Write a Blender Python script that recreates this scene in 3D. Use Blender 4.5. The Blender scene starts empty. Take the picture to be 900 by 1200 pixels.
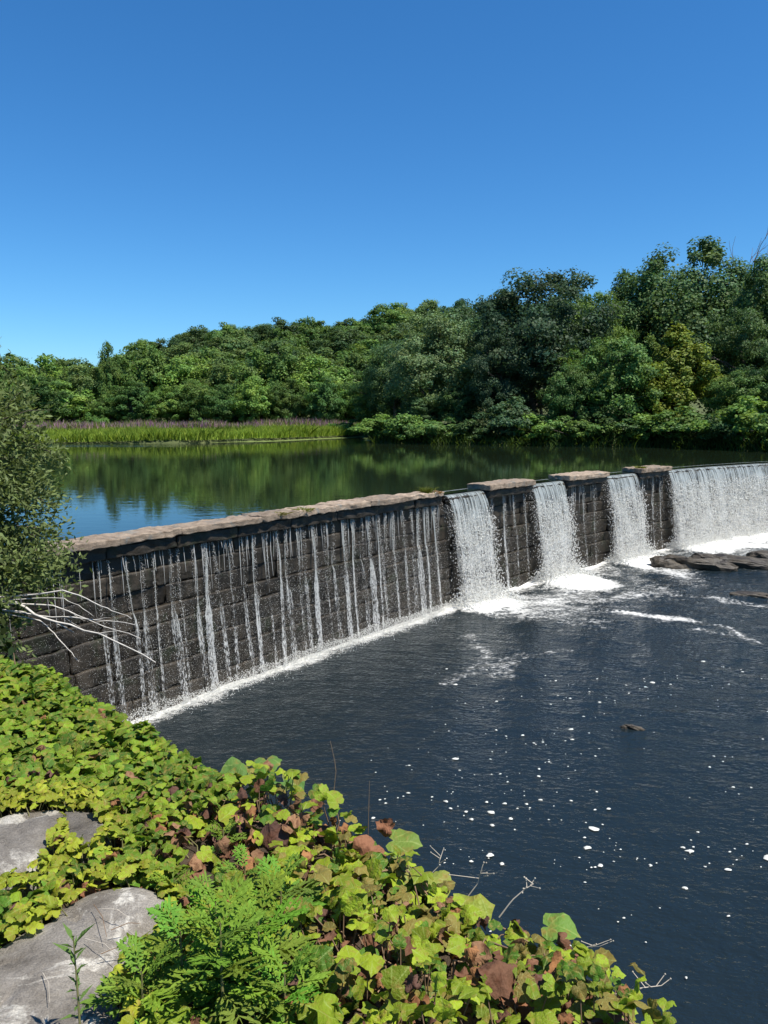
import bpy, math, random
import numpy as np
from mathutils import Vector, Matrix

# ------------------------------------------------------------------ camera, sky, sun
sc = bpy.context.scene
F = 902.0; HC = 6.8; HOR = 485.0
PITCH = math.atan((600 - HOR) / F)
cam_d = bpy.data.cameras.new('camera'); cam = bpy.data.objects.new('camera', cam_d)
sc.collection.objects.link(cam); sc.camera = cam
cam.location = (0, 0, HC); cam.rotation_euler = (math.pi / 2 - PITCH, 0, 0)
cam_d.sensor_fit = 'HORIZONTAL'; cam_d.sensor_width = 36.0; cam_d.lens = 36.0 * F / 900.0
cam_d.clip_start = 0.05; cam_d.clip_end = 6000

SUNV = Vector((0.38, -0.24, 0.89)).normalized()
EL = math.asin(SUNV.z); AZ = math.atan2(SUNV.x, SUNV.y)
w = bpy.data.worlds.new('World'); sc.world = w; w.use_nodes = True
nt = w.node_tree; bg = nt.nodes['Background']
sky = nt.nodes.new('ShaderNodeTexSky'); sky.sky_type = 'NISHITA'; sky.sun_disc = False
sky.sun_elevation = EL; sky.sun_rotation = AZ
sky.altitude = 100; sky.air_density = 1.0; sky.dust_density = 0.15; sky.ozone_density = 2.5
hs = nt.nodes.new('ShaderNodeHueSaturation'); hs.inputs['Saturation'].default_value = 1.22; hs.inputs['Hue'].default_value = 0.492
nt.links.new(sky.outputs[0], hs.inputs['Color']); wb = nt.nodes.new('ShaderNodeMix'); wb.data_type = 'RGBA'; wb.blend_type = 'MULTIPLY'; wb.inputs[0].default_value = 1.0
wb.inputs[7].default_value = (0.474, 0.764, 1.025, 1)                     # clear deep blue July sky
nt.links.new(hs.outputs[0], wb.inputs[6]); nt.links.new(wb.outputs[2], bg.inputs['Color'])
bg.inputs['Strength'].default_value = 0.088
sun_d = bpy.data.lights.new('sun', 'SUN'); sun_d.energy = 4.6; sun_d.angle = math.radians(0.53); sun_d.color = (1, 0.955, 0.88)
sun = bpy.data.objects.new('sun', sun_d); sc.collection.objects.link(sun)
sun.rotation_euler = SUNV.to_track_quat('Z', 'Y').to_euler(); sun.location = (20, -10, 60)
vs = sc.view_settings; vs.view_transform = 'Standard'; vs.look = 'None'; vs.gamma = 1; vs.exposure = 0.75; vs.use_curve_mapping = False
sc.render.engine = 'CYCLES'
cy = sc.cycles; cy.use_denoising = True; cy.max_bounces = 8; cy.transparent_max_bounces = 24
cy.diffuse_bounces = 3; cy.glossy_bounces = 3; cy.transmission_bounces = 4; cy.caustics_reflective = False; cy.caustics_refractive = False
cy.sample_clamp_indirect = 6.0

# ------------------------------------------------------------------ helpers
R = np.random.default_rng(11); random.seed(5)
COL = sc.collection
POND = 4.0; LIP = 3.93; CAPTOP = 4.17

def unproj(px, py, z=None, Y=None):
    x = (px - 450) / F; y = -(py - 600) / F
    d = Vector((x, math.cos(PITCH) + y * math.sin(PITCH), -math.sin(PITCH) + y * math.cos(PITCH)))
    t = (z - HC) / d.z if z is not None else Y / d.y
    return Vector((d.x * t, d.y * t, HC + d.z * t))

def proj(X, Y, Z):
    dz = np.asarray(Z) - HC
    dep = np.asarray(Y) * math.cos(PITCH) - dz * math.sin(PITCH)
    up = np.asarray(Y) * math.sin(PITCH) + dz * math.cos(PITCH)
    dep = np.where(dep < 0.05, 0.05, dep)
    return 450 + F * np.asarray(X) / dep, 600 - F * up / dep

def tag(o, label=None, cat=None, group=None, kind=None):
    if label: o['label'] = label
    if cat: o['category'] = cat
    if group: o['group'] = group
    if kind: o['kind'] = kind
    return o

def link(name, me, mat=None, parent=None, loc=(0, 0, 0), rot=(0, 0, 0), scale=(1, 1, 1), color=None):
    o = bpy.data.objects.new(name, me); COL.objects.link(o)
    if me is not None and mat is not None and len(me.materials) == 0: me.materials.append(mat)
    if parent: o.parent = parent
    o.location = loc; o.rotation_euler = rot; o.scale = scale
    if color: o.color = (*color, 1)
    return o

def empty(name, loc=(0, 0, 0), rz=0, scale=(1, 1, 1)):
    o = bpy.data.objects.new(name, None); COL.objects.link(o)
    o.location = loc; o.rotation_euler = (0, 0, rz); o.scale = scale; o.empty_display_size = 0.2
    return o

def mesh(name, V, Fc, tint=None, uv=None, smooth=False, attrs=None):
    """V (n,3); Fc: array (m,k) or list of arrays with different k"""
    V = np.asarray(V, dtype=np.float32)
    if not (isinstance(Fc, list) and isinstance(Fc[0], np.ndarray)): Fc = [np.asarray(Fc)]
    Fc = [np.asarray(f, dtype=np.int32) for f in Fc if len(f)]
    me = bpy.data.meshes.new(name)
    me.vertices.add(len(V)); me.vertices.foreach_set('co', V.ravel())
    li = np.concatenate([f.ravel() for f in Fc]); tot = np.concatenate([np.full(len(f), f.shape[1], np.int32) for f in Fc])
    st = np.concatenate([[0], np.cumsum(tot)[:-1]]).astype(np.int32)
    me.loops.add(len(li)); me.loops.foreach_set('vertex_index', li)
    me.polygons.add(len(tot)); me.polygons.foreach_set('loop_start', st)
    try: me.polygons.foreach_set('loop_total', tot)
    except Exception: pass
    if smooth: me.polygons.foreach_set('use_smooth', np.ones(len(tot), bool))
    if uv is not None:
        l = me.uv_layers.new(name='UVMap'); l.data.foreach_set('uv', np.asarray(uv, np.float32)[li].ravel())
    if tint is not None:
        t = np.ones((len(V), 4), np.float32); t[:, :3] = tint
        a = me.attributes.new('tint', 'FLOAT_COLOR', 'POINT'); a.data.foreach_set('color', t.ravel())
    if attrs:
        for k, v in attrs.items():
            a = me.attributes.new(k, 'FLOAT', 'POINT'); a.data.foreach_set('value', np.asarray(v, np.float32))
    me.update(); me.validate()
    return me

def norm(v): return v / (np.linalg.norm(v, axis=-1, keepdims=True) + 1e-9)

def tube(path, radii, n=6):
    """tapered tube along a path; returns V, quads"""
    P = np.asarray(path, float); m = len(P)
    T = norm(np.gradient(P, axis=0))
    ref = np.array([0.31, 0.17, 0.94]) if abs(T[0][2]) < 0.9 else np.array([1.0, 0.1, 0])
    A = norm(np.cross(T, ref)); B = np.cross(T, A)
    a = np.linspace(0, 2 * math.pi, n, endpoint=False)
    r = np.asarray(radii, float)[:, None, None]
    V = P[:, None, :] + r * (np.cos(a)[None, :, None] * A[:, None, :] + np.sin(a)[None, :, None] * B[:, None, :])
    i = np.arange(m - 1)[:, None] * n; j = np.arange(n)[None, :]; k = (j + 1) % n
    Q = np.stack([i + j, i + k, i + n + k, i + n + j], -1).reshape(-1, 4)
    return V.reshape(-1, 3), Q

class MB:
    def __init__(s): s.V = []; s.F = {}; s.n = 0
    def add(s, V, Q):
        V = np.asarray(V, float); Q = np.asarray(Q, int)
        s.V.append(V); s.F.setdefault(Q.shape[1], []).append(Q + s.n); s.n += len(V)
        return s
    def tube(s, path, radii, n=6): return s.add(*tube(path, radii, n))
    def mesh(s, name, smooth=True):
        return mesh(name, np.concatenate(s.V), [np.concatenate(f) for f in s.F.values()], smooth=smooth)

def _h(ix, iy, seed):
    n = (ix.astype(np.int64) * 374761393 + iy.astype(np.int64) * 668265263 + seed * 144665) & 0xffffffff
    n = ((n ^ (n >> 13)) * 1274126177) & 0xffffffff
    return ((n ^ (n >> 16)) & 0xffff) / 65535.0

def vnoise(x, y, seed=0):
    x = np.asarray(x, float); y = np.asarray(y, float)
    ix = np.floor(x); iy = np.floor(y); fx = x - ix; fy = y - iy
    fx = fx * fx * (3 - 2 * fx); fy = fy * fy * (3 - 2 * fy)
    a = _h(ix, iy, seed); b = _h(ix + 1, iy, seed); c = _h(ix, iy + 1, seed); d = _h(ix + 1, iy + 1, seed)
    return (a * (1 - fx) + b * fx) * (1 - fy) + (c * (1 - fx) + d * fx) * fy

def fbm(x, y, seed=0, oct=4):
    s = 0; a = 0.5; t = 0
    for i in range(oct):
        s = s + a * vnoise(x * 2 ** i, y * 2 ** i, seed + i); t += a; a *= 0.5
    return s / t

def sstep(a, b, x):
    t = np.clip((np.asarray(x, float) - a) / (b - a), 0, 1); return t * t * (3 - 2 * t)

# ------------------------------------------------------------------ materials
def newmat(name):
    m = bpy.data.materials.new(name); m.use_nodes = True
    n = m.node_tree; n.nodes.clear(); out = n.nodes.new('ShaderNodeOutputMaterial')
    return m, n, out

def N(n, t, **kw):
    x = n.nodes.new('ShaderNode' + t)
    for k, v in kw.items():
        if k.startswith('i_'):
            key = k[2:].replace('_', ' ')
            x.inputs[int(key) if key.isdigit() else key].default_value = v
        else: setattr(x, k, v)
    return x

def L(n, a, ao, b, bi): n.links.new(a.outputs[ao], b.inputs[bi])

def ramp(n, stops):
    r = N(n, 'ValToRGB'); e = r.color_ramp.elements
    while len(e) < len(stops): e.new(0.5)
    for k, (p, c) in enumerate(stops):
        e[k].position = p; e[k].color = (*c, 1) if len(c) == 3 else c
    return r

def mixc(n, a, b, fac=None, mode='MIX', f=0.5):
    m = N(n, 'Mix', data_type='RGBA', blend_type=mode); m.inputs[0].default_value = f
    if fac is not None: n.links.new(fac, m.inputs[0])
    for s, i in ((a, 6), (b, 7)):
        if isinstance(s, tuple): m.inputs[i].default_value = (*s, 1)
        else: n.links.new(s, m.inputs[i])
    return m

def leaf_mat(name, base=None, transl=0.34, rough=0.5, spec=0.3, blotch=None, vein=False, nscale=3.0):
    m, n, out = newmat(name)
    at = N(n, 'Attribute', attribute_name='tint'); oi = N(n, 'ObjectInfo')
    c = mixc(n, oi.outputs['Color'], at.outputs['Color'], mode='MULTIPLY', f=1.0)
    col = c.outputs[2]
    tc = N(n, 'TexCoord')
    if blotch:
        nz = N(n, 'TexNoise', i_Scale=nscale, i_Detail=4.0, i_Roughness=0.65)
        ad = N(n, 'VectorMath', operation='ADD'); L(n, tc, 'UV', ad, 0)
        sc_ = N(n, 'VectorMath', operation='SCALE', i_Scale=37.0); L(n, oi, 'Random', sc_, 0); L(n, sc_, 0, ad, 1)
        ad2 = N(n, 'VectorMath', operation='ADD'); L(n, ad, 0, ad2, 0)
        s2 = N(n, 'VectorMath', operation='SCALE', i_Scale=9.0); L(n, at, 'Color', s2, 0); L(n, s2, 0, ad2, 1)
        L(n, ad2, 0, nz, 'Vector')
        rp = ramp(n, [(0.50, (0, 0, 0)), (0.66, (1, 1, 1))]); L(n, nz, 'Fac', rp, 'Fac')
        mm = mixc(n, col, blotch, rp.outputs[0]); sub = N(n, 'Math', operation='MULTIPLY', i_1=0.75); L(n, rp, 0, sub, 0)
        n.links.new(sub.outputs[0], mm.inputs[0]); col = mm.outputs[2]
    if vein:
        sx = N(n, 'SeparateXYZ'); L(n, tc, 'UV', sx, 0)
        ab = N(n, 'Math', operation='ABSOLUTE'); L(n, sx, 'X', ab, 0)
        an = N(n, 'Math', operation='ARCTAN2'); L(n, ab, 0, an, 0)
        yy = N(n, 'Math', operation='ADD', i_1=0.06); L(n, sx, 'Y', yy, 0); L(n, yy, 0, an, 1)
        pp = N(n, 'Math', operation='PINGPONG', i_1=0.36); L(n, an, 0, pp, 0)
        rv = ramp(n, [(0.0, (1, 1, 1)), (0.055, (0, 0, 0))]); L(n, pp, 0, rv, 'Fac')
        k = N(n, 'Math', operation='MULTIPLY', i_1=0.4); L(n, rv, 0, k, 0)
        lighter = mixc(n, col, (0.42, 0.5, 0.16), k.outputs[0]); col = lighter.outputs[2]
    p = N(n, 'BsdfPrincipled', i_Roughness=rough); p.inputs['Specular IOR Level'].default_value = spec
    n.links.new(col, p.inputs['Base Color'])
    t = N(n, 'BsdfTranslucent'); tb = mixc(n, col, (1.0, 1.0, 0.35), mode='MULTIPLY', f=0.6); L(n, tb, 2, t, 'Color')
    bmn = N(n, 'TexNoise', i_Scale=9.0, i_Detail=2.0); L(n, tc, 'UV', bmn, 'Vector')
    bm = N(n, 'Bump', i_Strength=0.25, i_Distance=0.05); L(n, bmn, 'Fac', bm, 'Height'); L(n, bm, 0, p, 'Normal')
    mx = N(n, 'MixShader', i_0=transl); L(n, p, 0, mx, 1); L(n, t, 0, mx, 2); L(n, mx, 0, out, 0)
    return m

def rock_mat(name, c1, c2, c3=None, scale=3.0, rough=0.85, bump=0.5, spec=0.3, speck=0.0, rough2=None):
    m, n, out = newmat(name); tc = N(n, 'TexCoord'); oi = N(n, 'ObjectInfo')
    ge = N(n, 'NewGeometry')
    a = N(n, 'TexNoise', i_Scale=scale, i_Detail=8.0, i_Roughness=0.65); L(n, ge, 'Position', a, 'Vector')
    r = ramp(n, [(0.3, c1), (0.68, c2)]); L(n, a, 'Fac', r, 'Fac'); col = r.outputs[0]
    if c3:
        b = N(n, 'TexNoise', i_Scale=scale * 0.55, i_Detail=10.0, i_Roughness=0.72, i_Distortion=0.4); 
        mp = N(n, 'Mapping'); mp.inputs['Location'].default_value = (7, 3, 1); L(n, ge, 'Position', mp, 'Vector'); L(n, mp, 0, b, 'Vector')
        rr = ramp(n, [(0.55, (0, 0, 0)), (0.62, (1, 1, 1))]); L(n, b, 'Fac', rr, 'Fac')
        mm = mixc(n, col, c3, rr.outputs[0]); col = mm.outputs[2]
    if speck:
        v = N(n, 'TexNoise', i_Scale=scale * 30, i_Detail=2.0); L(n, ge, 'Position', v, 'Vector')
        rs = ramp(n, [(0.35, (1 - speck,) * 3), (0.65, (1 + speck,) * 3)]); L(n, v, 'Fac', rs, 'Fac')
        mm = mixc(n, col, rs.outputs[0], mode='MULTIPLY', f=1.0); col = mm.outputs[2]
    rnd = N(n, 'MapRange', i_3=0.72, i_4=1.25); L(n, oi, 'Random', rnd, 0)
    mm = mixc(n, col, rnd.outputs[0], mode='MULTIPLY', f=1.0); col = mm.outputs[2]
    p = N(n, 'BsdfPrincipled', i_Roughness=rough); p.inputs['Specular IOR Level'].default_value = spec
    n.links.new(col, p.inputs['Base Color'])
    if rough2 is not None:
        rr2 = N(n, 'MapRange', i_1=0.35, i_2=0.65, i_3=rough2, i_4=rough); L(n, a, 'Fac', rr2, 0); L(n, rr2, 0, p, 'Roughness')
    f = N(n, 'TexNoise', i_Scale=scale * 6, i_Detail=8.0, i_Roughness=0.7); L(n, ge, 'Position', f, 'Vector')
    bm = N(n, 'Bump', i_Strength=bump, i_Distance=0.03); L(n, f, 'Fac', bm, 'Height'); L(n, bm, 0, p, 'Normal')
    L(n, p, 0, out, 0)
    return m

def flat_mat(name, c, rough=0.8, spec=0.2, var=0.25, scale=8.0):
    m, n, out = newmat(name); ge = N(n, 'NewGeometry')
    a = N(n, 'TexNoise', i_Scale=scale, i_Detail=5.0); L(n, ge, 'Position', a, 'Vector')
    r = ramp(n, [(0.25, tuple(v * (1 - var) for v in c)), (0.75, tuple(min(1, v * (1 + var)) for v in c))]); L(n, a, 'Fac', r, 'Fac')
    p = N(n, 'BsdfPrincipled', i_Roughness=rough); p.inputs['Specular IOR Level'].default_value = spec
    L(n, r, 0, p, 'Base Color'); L(n, p, 0, out, 0)
    return m

M_LEAF = leaf_mat('tree_leaf', transl=0.38, rough=0.55, spec=0.2)
M_VINE = leaf_mat('vine_leaf', transl=0.38, rough=0.5, spec=0.18, blotch=(0.30, 0.20, 0.05), vein=True, nscale=2.6)
M_DEAD = leaf_mat('dead_leaf', transl=0.15, rough=0.8, spec=0.1, blotch=(0.09, 0.035, 0.018), nscale=3.0)
M_FERN = leaf_mat('weed_leaf', transl=0.32, rough=0.6, spec=0.12)
M_BARK = rock_mat('bark', (0.05, 0.038, 0.028), (0.13, 0.105, 0.085), scale=4.0, bump=0.8)
M_STEM = flat_mat('stem', (0.16, 0.15, 0.06))
M_DRY = flat_mat('dry_twig', (0.42, 0.37, 0.30), var=0.3)
M_DRYDK = flat_mat('dry_brown_twig', (0.20, 0.13, 0.08), var=0.4)
M_BLEACH = flat_mat('bleached_branch', (0.50, 0.47, 0.42), var=0.3, scale=14)
M_SOIL = rock_mat('soil', (0.03, 0.021, 0.014), (0.095, 0.066, 0.042), scale=9.0, bump=1.0)
M_GROUND = rock_mat('far_ground', (0.035, 0.05, 0.015), (0.08, 0.09, 0.03), scale=0.6, bump=0.5)
M_WALL = rock_mat('wet_stone', (0.011, 0.009, 0.006), (0.052, 0.042, 0.030), c3=(0.022, 0.024, 0.012), scale=2.6, rough=0.65, bump=0.9, spec=0.3, speck=0.25, rough2=0.3)
M_CAP = rock_mat('weathered_coping', (0.13, 0.095, 0.065), (0.36, 0.28, 0.205), c3=(0.19, 0.18, 0.155), scale=5.0, bump=1.0, speck=0.3)
M_GRAN = rock_mat('granite', (0.10, 0.085, 0.067), (0.27, 0.245, 0.21), c3=(0.46, 0.43, 0.37), scale=6.5, bump=0.8, speck=0.18)
M_ROCKD = rock_mat('river_rock', (0.018, 0.014, 0.010), (0.080, 0.064, 0.042), scale=2.2, rough=0.6, bump=1.0, spec=0.35, rough2=0.3)

def droplet_mat():
    m, n, out = newmat('white_water')
    p = N(n, 'BsdfPrincipled', i_Roughness=0.25); p.inputs['Base Color'].default_value = (0.80, 0.79, 0.75, 1); p.inputs['IOR'].default_value = 1.33
    t = N(n, 'BsdfTranslucent'); t.inputs['Color'].default_value = (0.85, 0.87, 0.85, 1)
    mx = N(n, 'MixShader', i_0=0.35); L(n, p, 0, mx, 1); L(n, t, 0, mx, 2); L(n, mx, 0, out, 0)
    return m
M_DROP = droplet_mat()

def fall_mat(name, su, dens_top, dens_bot, bead=1.0):
    """falling water: streaks along the fall breaking into beads; UV = metres (along, down), v/4 is the fall fraction"""
    m, n, out = newmat(name); tc = N(n, 'TexCoord'); sx = N(n, 'SeparateXYZ'); L(n, tc, 'UV', sx, 0)
    def nz(ku, kv, det, off=0.0, rough=0.6):
        mp = N(n, 'Mapping'); mp.inputs['Scale'].default_value = (ku, kv, 1); mp.inputs['Location'].default_value = (off, off * 0.7, off)
        L(n, tc, 'UV', mp, 'Vector'); a = N(n, 'TexNoise', i_Scale=1.0, i_Detail=det, i_Roughness=rough); L(n, mp, 0, a, 'Vector'); return a
    s = nz(su, 0.28, 3.0, 0.0); s2 = nz(su * 2.7, 0.5, 3.0, 5.0); b = nz(24.0, 9.0, 4.0, 11.0, 0.75); c = nz(1.3, 0.9, 2.0, 3.0)
    fr = N(n, 'Math', operation='DIVIDE', i_1=4.0); L(n, sx, 'Y', fr, 0)
    # streak value
    sm = N(n, 'Math', operation='MULTIPLY', i_1=0.55); L(n, s, 'Fac', sm, 0)
    sm2 = N(n, 'Math', operation='MULTIPLY_ADD', i_1=0.45); L(n, s2, 'Fac', sm2, 0); L(n, sm, 0, sm2, 2)
    bw = N(n, 'MapRange', i_1=0.08, i_2=0.75, i_3=0.10, i_4=0.72 * bead); L(n, fr, 0, bw, 0)
    mixv = N(n, 'Mix', data_type='FLOAT'); L(n, bw, 0, mixv, 0); L(n, sm2, 0, mixv, 2); L(n, b, 'Fac', mixv, 3)
    dn = N(n, 'MapRange', i_1=0.0, i_2=1.0, i_3=dens_top, i_4=dens_bot); L(n, fr, 0, dn, 0)
    ad = N(n, 'Math', operation='ADD'); L(n, mixv, 2 if False else 0, ad, 0); L(n, dn, 0, ad, 1)
    cm = N(n, 'Math', operation='MULTIPLY_ADD', i_1=0.25, i_2=-0.125); L(n, c, 'Fac', cm, 0)
    ad2 = N(n, 'Math', operation='ADD'); L(n, ad, 0, ad2, 0); L(n, cm, 0, ad2, 1)
    al = N(n, 'MapRange', i_1=0.47, i_2=0.60, i_3=0.0, i_4=1.0); L(n, ad2, 0, al, 0)
    p = N(n, 'BsdfPrincipled'); p.inputs['Roughness'].default_value = 0.22; p.inputs['IOR'].default_value = 1.33
    cr = ramp(n, [(0.0, (0.36, 0.40, 0.39)), (0.35, (0.58, 0.59, 0.56)), (0.85, (0.84, 0.83, 0.79))]); L(n, fr, 0, cr, 'Fac'); L(n, cr, 0, p, 'Base Color')
    bm = N(n, 'Bump', i_Strength=0.9, i_Distance=0.06); L(n, mixv, 0, bm, 'Height'); L(n, bm, 0, p, 'Normal')
    t = N(n, 'BsdfTranslucent'); L(n, cr, 0, t, 'Color')
    mx = N(n, 'MixShader', i_0=0.3); L(n, p, 0, mx, 1); L(n, t, 0, mx, 2)
    tr = N(n, 'BsdfTransparent'); m2 = N(n, 'MixShader'); L(n, al, 0, m2, 0); L(n, tr, 0, m2, 1); L(n, mx, 0, m2, 2); L(n, m2, 0, out, 0)
    return m
M_FALL = fall_mat('falling_water', 9.0, 0.055, 0.025)
M_FALL2 = fall_mat('falling_water_back', 6.0, 0.02, 0.03)
M_TRICK = fall_mat('trickling_water', 15.0, 0.065, 0.035, bead=1.05)
M_TRICK2 = fall_mat('broken_trickle', 19.0, 0.012, -0.02, bead=1.1)

def pond_mat():
    m, n, out = newmat('pond_water'); ge = N(n, 'NewGeometry')
    p = N(n, 'BsdfPrincipled', i_Roughness=0.012); p.inputs['Base Color'].default_value = (0.011, 0.018, 0.009, 1); p.inputs['IOR'].default_value = 1.33
    def nz(sx, sy, det, loc=(0, 0, 0)):
        mp = N(n, 'Mapping'); mp.inputs['Scale'].default_value = (sx, sy, 1); mp.inputs['Location'].default_value = loc
        L(n, ge, 'Position', mp, 'Vector'); a = N(n, 'TexNoise', i_Scale=1.0, i_Detail=det, i_Roughness=0.55); L(n, mp, 0, a, 'Vector'); return a
    a = nz(1.1, 2.2, 3.0); b = nz(4.5, 6.5, 2.0, (3, 1, 0)); patch = nz(0.016, 0.11, 3.0, (2.3, 0.4, 0))
    at = N(n, 'Attribute', attribute_name='ruffle')
    pr = N(n, 'MapRange', i_1=0.68, i_2=0.74, i_3=0.0, i_4=0.2); L(n, patch, 'Fac', pr, 0)
    st = N(n, 'Math', operation='ADD'); L(n, pr, 0, st, 0); L(n, at, 'Fac', st, 1)
    st2 = N(n, 'Math', operation='MULTIPLY_ADD', i_1=1.0, i_2=0.035); L(n, st, 0, st2, 0)
    ad = N(n, 'Math', operation='MULTIPLY_ADD', i_1=0.35); L(n, b, 'Fac', ad, 0); L(n, a, 'Fac', ad, 2)
    bm = N(n, 'Bump', i_Distance=0.09); L(n, ad, 0, bm, 'Height'); L(n, st2, 0, bm, 'Strength'); L(n, bm, 0, p, 'Normal')
    L(n, p, 0, out, 0); return m
M_POND = pond_mat()

def river_mat():
    m, n, out = newmat('river_water'); ge = N(n, 'NewGeometry')
    p = N(n, 'BsdfPrincipled', i_Roughness=0.05); p.inputs['IOR'].default_value = 1.33
    def nz(s, det, sy=1.0, loc=(0, 0, 0), dist=0.0, rough=0.6):
        mp = N(n, 'Mapping'); mp.inputs['Scale'].default_value = (s, s * sy, s); mp.inputs['Location'].default_value = loc
        mp.inputs['Rotation'].default_value = (0, 0, 0.35)
        L(n, ge, 'Position', mp, 'Vector'); a = N(n, 'TexNoise', i_Scale=1.0, i_Detail=det, i_Roughness=rough, i_Distortion=dist); L(n, mp, 0, a, 'Vector'); return a
    foam = N(n, 'Attribute', attribute_name='foam'); chop = N(n, 'Attribute', attribute_name='chop')
    a = nz(1.6, 3.0, 1.7); b = nz(6.5, 3.0, 1.5, (4, 2, 0))
    ad = N(n, 'Math', operation='MULTIPLY_ADD', i_1=0.40); L(n, b, 'Fac', ad, 0); L(n, a, 'Fac', ad, 2)
    bs = N(n, 'MapRange', i_1=0.0, i_2=1.0, i_3=0.34, i_4=1.0); L(n, chop, 'Fac', bs, 0)
    bm = N(n, 'Bump', i_Distance=0.15); L(n, ad, 0, bm, 'Height'); L(n, bs, 0, bm, 'Strength'); L(n, bm, 0, p, 'Normal')
    f1 = nz(2.2, 6.0, 1.6, (9, 4, 2), 0.8, 0.68); f2 = nz(9.0, 5.0, 1.3, (1, 8, 2), 0.3, 0.7)
    fm = N(n, 'Math', operation='MULTIPLY_ADD', i_1=0.45); L(n, f2, 'Fac', fm, 0)
    f1s = N(n, 'Math', operation='MULTIPLY', i_1=0.55); L(n, f1, 'Fac', f1s, 0); L(n, f1s, 0, fm, 2)
    th = N(n, 'Math', operation='ADD'); L(n, fm, 0, th, 0); L(n, foam, 'Fac', th, 1)
    al = N(n, 'MapRange', i_1=0.82, i_2=1.06, i_3=0.0, i_4=1.0); L(n, th, 0, al, 0)
    wc = mixc(n, (0.0095, 0.0155, 0.0185), (0.78, 0.77, 0.72), al.outputs[0]); L(n, wc, 2, p, 'Base Color')
    rg = N(n, 'MapRange', i_3=0.05, i_4=0.65); L(n, al, 0, rg, 0); L(n, rg, 0, p, 'Roughness')
    L(n, p, 0, out, 0); return m
M_RIVER = river_mat()

# ------------------------------------------------------------------ terrain and water
A2, A1, A0 = -0.0139, 1.227, 24.2
def damY(X): return A2 * X * X + A1 * X + A0
def dam_frame(X):
    t = Vector((1, 2 * A2 * X + A1, 0)).normalized()
    return Vector((X, damY(X), 0)), t, Vector((t.y, -t.x, 0))          # point, along, downstream normal
_xs = np.linspace(-12, 36, 2000); _arc = np.concatenate([[0], np.cumsum(np.hypot(np.diff(_xs), np.diff(damY(_xs))))])
def X_of_s(s): return float(np.interp(s, _arc, _xs))
def s_of_X(X): return float(np.interp(X, _xs, _arc))
def X_at_px(px, z):
    xs = np.linspace(-11, 34, 4000); q, _ = proj(xs, damY(xs), z); return float(np.interp(px, q, xs))
def S(px, z=4.0): return s_of_X(X_at_px(px, z))
def dam_pt(s, off, z):
    P, t, nrm = dam_frame(X_of_s(s)); P = P + nrm * off; P.z = z; return P

base = mesh('ground', [(-3000, -3000, -2.5), (3000, -3000, -2.5), (3000, 3000, -2.5), (-3000, 3000, -2.5)], [[0, 1, 2, 3]])
tag(link('ground', base, M_GROUND), kind='structure')

SH_PX = [-900, -200, 50, 230, 330, 400, 426, 434, 500, 560, 690, 760, 900, 1200, 1900]
SH_D = [66, 70, 73, 74, 82, 92, 97, 75, 72, 70, 66, 66, 57, 47, 40]
def far_h(X, Y):
    px = 450 + F * X / np.maximum(Y, 1)
    d = Y - np.interp(px, SH_PX, SH_D)
    right = sstep(424, 440, px)
    land = 4.0 + 0.12 * sstep(0, 1.0, d) + right * 0.9 * sstep(0.2, 6, d) + 0.5 * sstep(20, 60, d)
    ridge = np.interp(px, [-400, 60, 110, 165, 210, 290, 340, 480, 560, 900, 1400], [2, 2, 3, 11, 15, 18.5, 19, 23, 25, 26, 26])
    land = land + ridge * sstep(135, 262, Y) + 0.5 * fbm(X * 0.05, Y * 0.05, 3)
    h = np.where(d < 0, -0.9 + 4.9 * sstep(-3, 0, d), land)
    h = np.where((Y < damY(X) + 6) & (X < 33), -0.9, h)
    h = np.maximum(h, np.where(X > 34, 5 * sstep(34, 37, X) - 0.9, -0.9))
    lb = (-10.5 - 0.46 * (Y - 15)) - X                                      # left bank of the pond, behind the shrub
    return np.maximum(h, np.where(Y > 14, -0.9 + 5.5 * sstep(0, 3, lb), -0.9))
gx = np.arange(-300, 301, 2.5); gy = np.concatenate([np.arange(14, 130, 1.5), np.arange(130, 640, 5)])
GX, GY = np.meshgrid(gx, gy); Z = far_h(GX, GY)
nx = len(gx); ii = np.arange(len(gy) - 1)[:, None] * nx; jj = np.arange(nx - 1)[None]
Q = np.stack([ii + jj, ii + jj + 1, ii + nx + jj + 1, ii + nx + jj], -1).reshape(-1, 4)
tag(link('terrain', mesh('terrain', np.stack([GX, GY, Z], -1).reshape(-1, 3), Q, smooth=True), M_GROUND), kind='structure')

# pond surface: from the dam crest to beyond the far shore
px_ = np.concatenate([np.linspace(-140, -12, 30), np.linspace(-11, 34, 140), np.linspace(35, 110, 20)])
tt = np.linspace(0, 1, 60) ** 1.6
PX, TT = np.meshgrid(px_, tt)
Y0 = np.where(PX < -11, damY(-11.0), np.where(PX > 34, damY(34.0), damY(np.clip(PX, -11, 34)))) + 0.12
PY = Y0 + TT * (112 - Y0)
pxx = 450 + F * PX / PY
ruf = 0.55 * sstep(64.5, 66.5, PY) * (1 - sstep(74, 75, PY)) * (1 - sstep(150, 250, pxx + 20 * np.sin(PY)))
V = np.stack([PX, PY, np.full_like(PX, POND)], -1).reshape(-1, 3); nx = len(px_)
ii = np.arange(len(tt) - 1)[:, None] * nx; jj = np.arange(nx - 1)[None]
Q = np.stack([ii + jj, ii + jj + 1, ii + nx + jj + 1, ii + nx + jj], -1).reshape(-1, 4)
tag(link('pond_water', mesh('pond_water', V, Q, smooth=True, attrs={'ruffle': ruf.ravel()}), M_POND), kind='structure')

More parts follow.
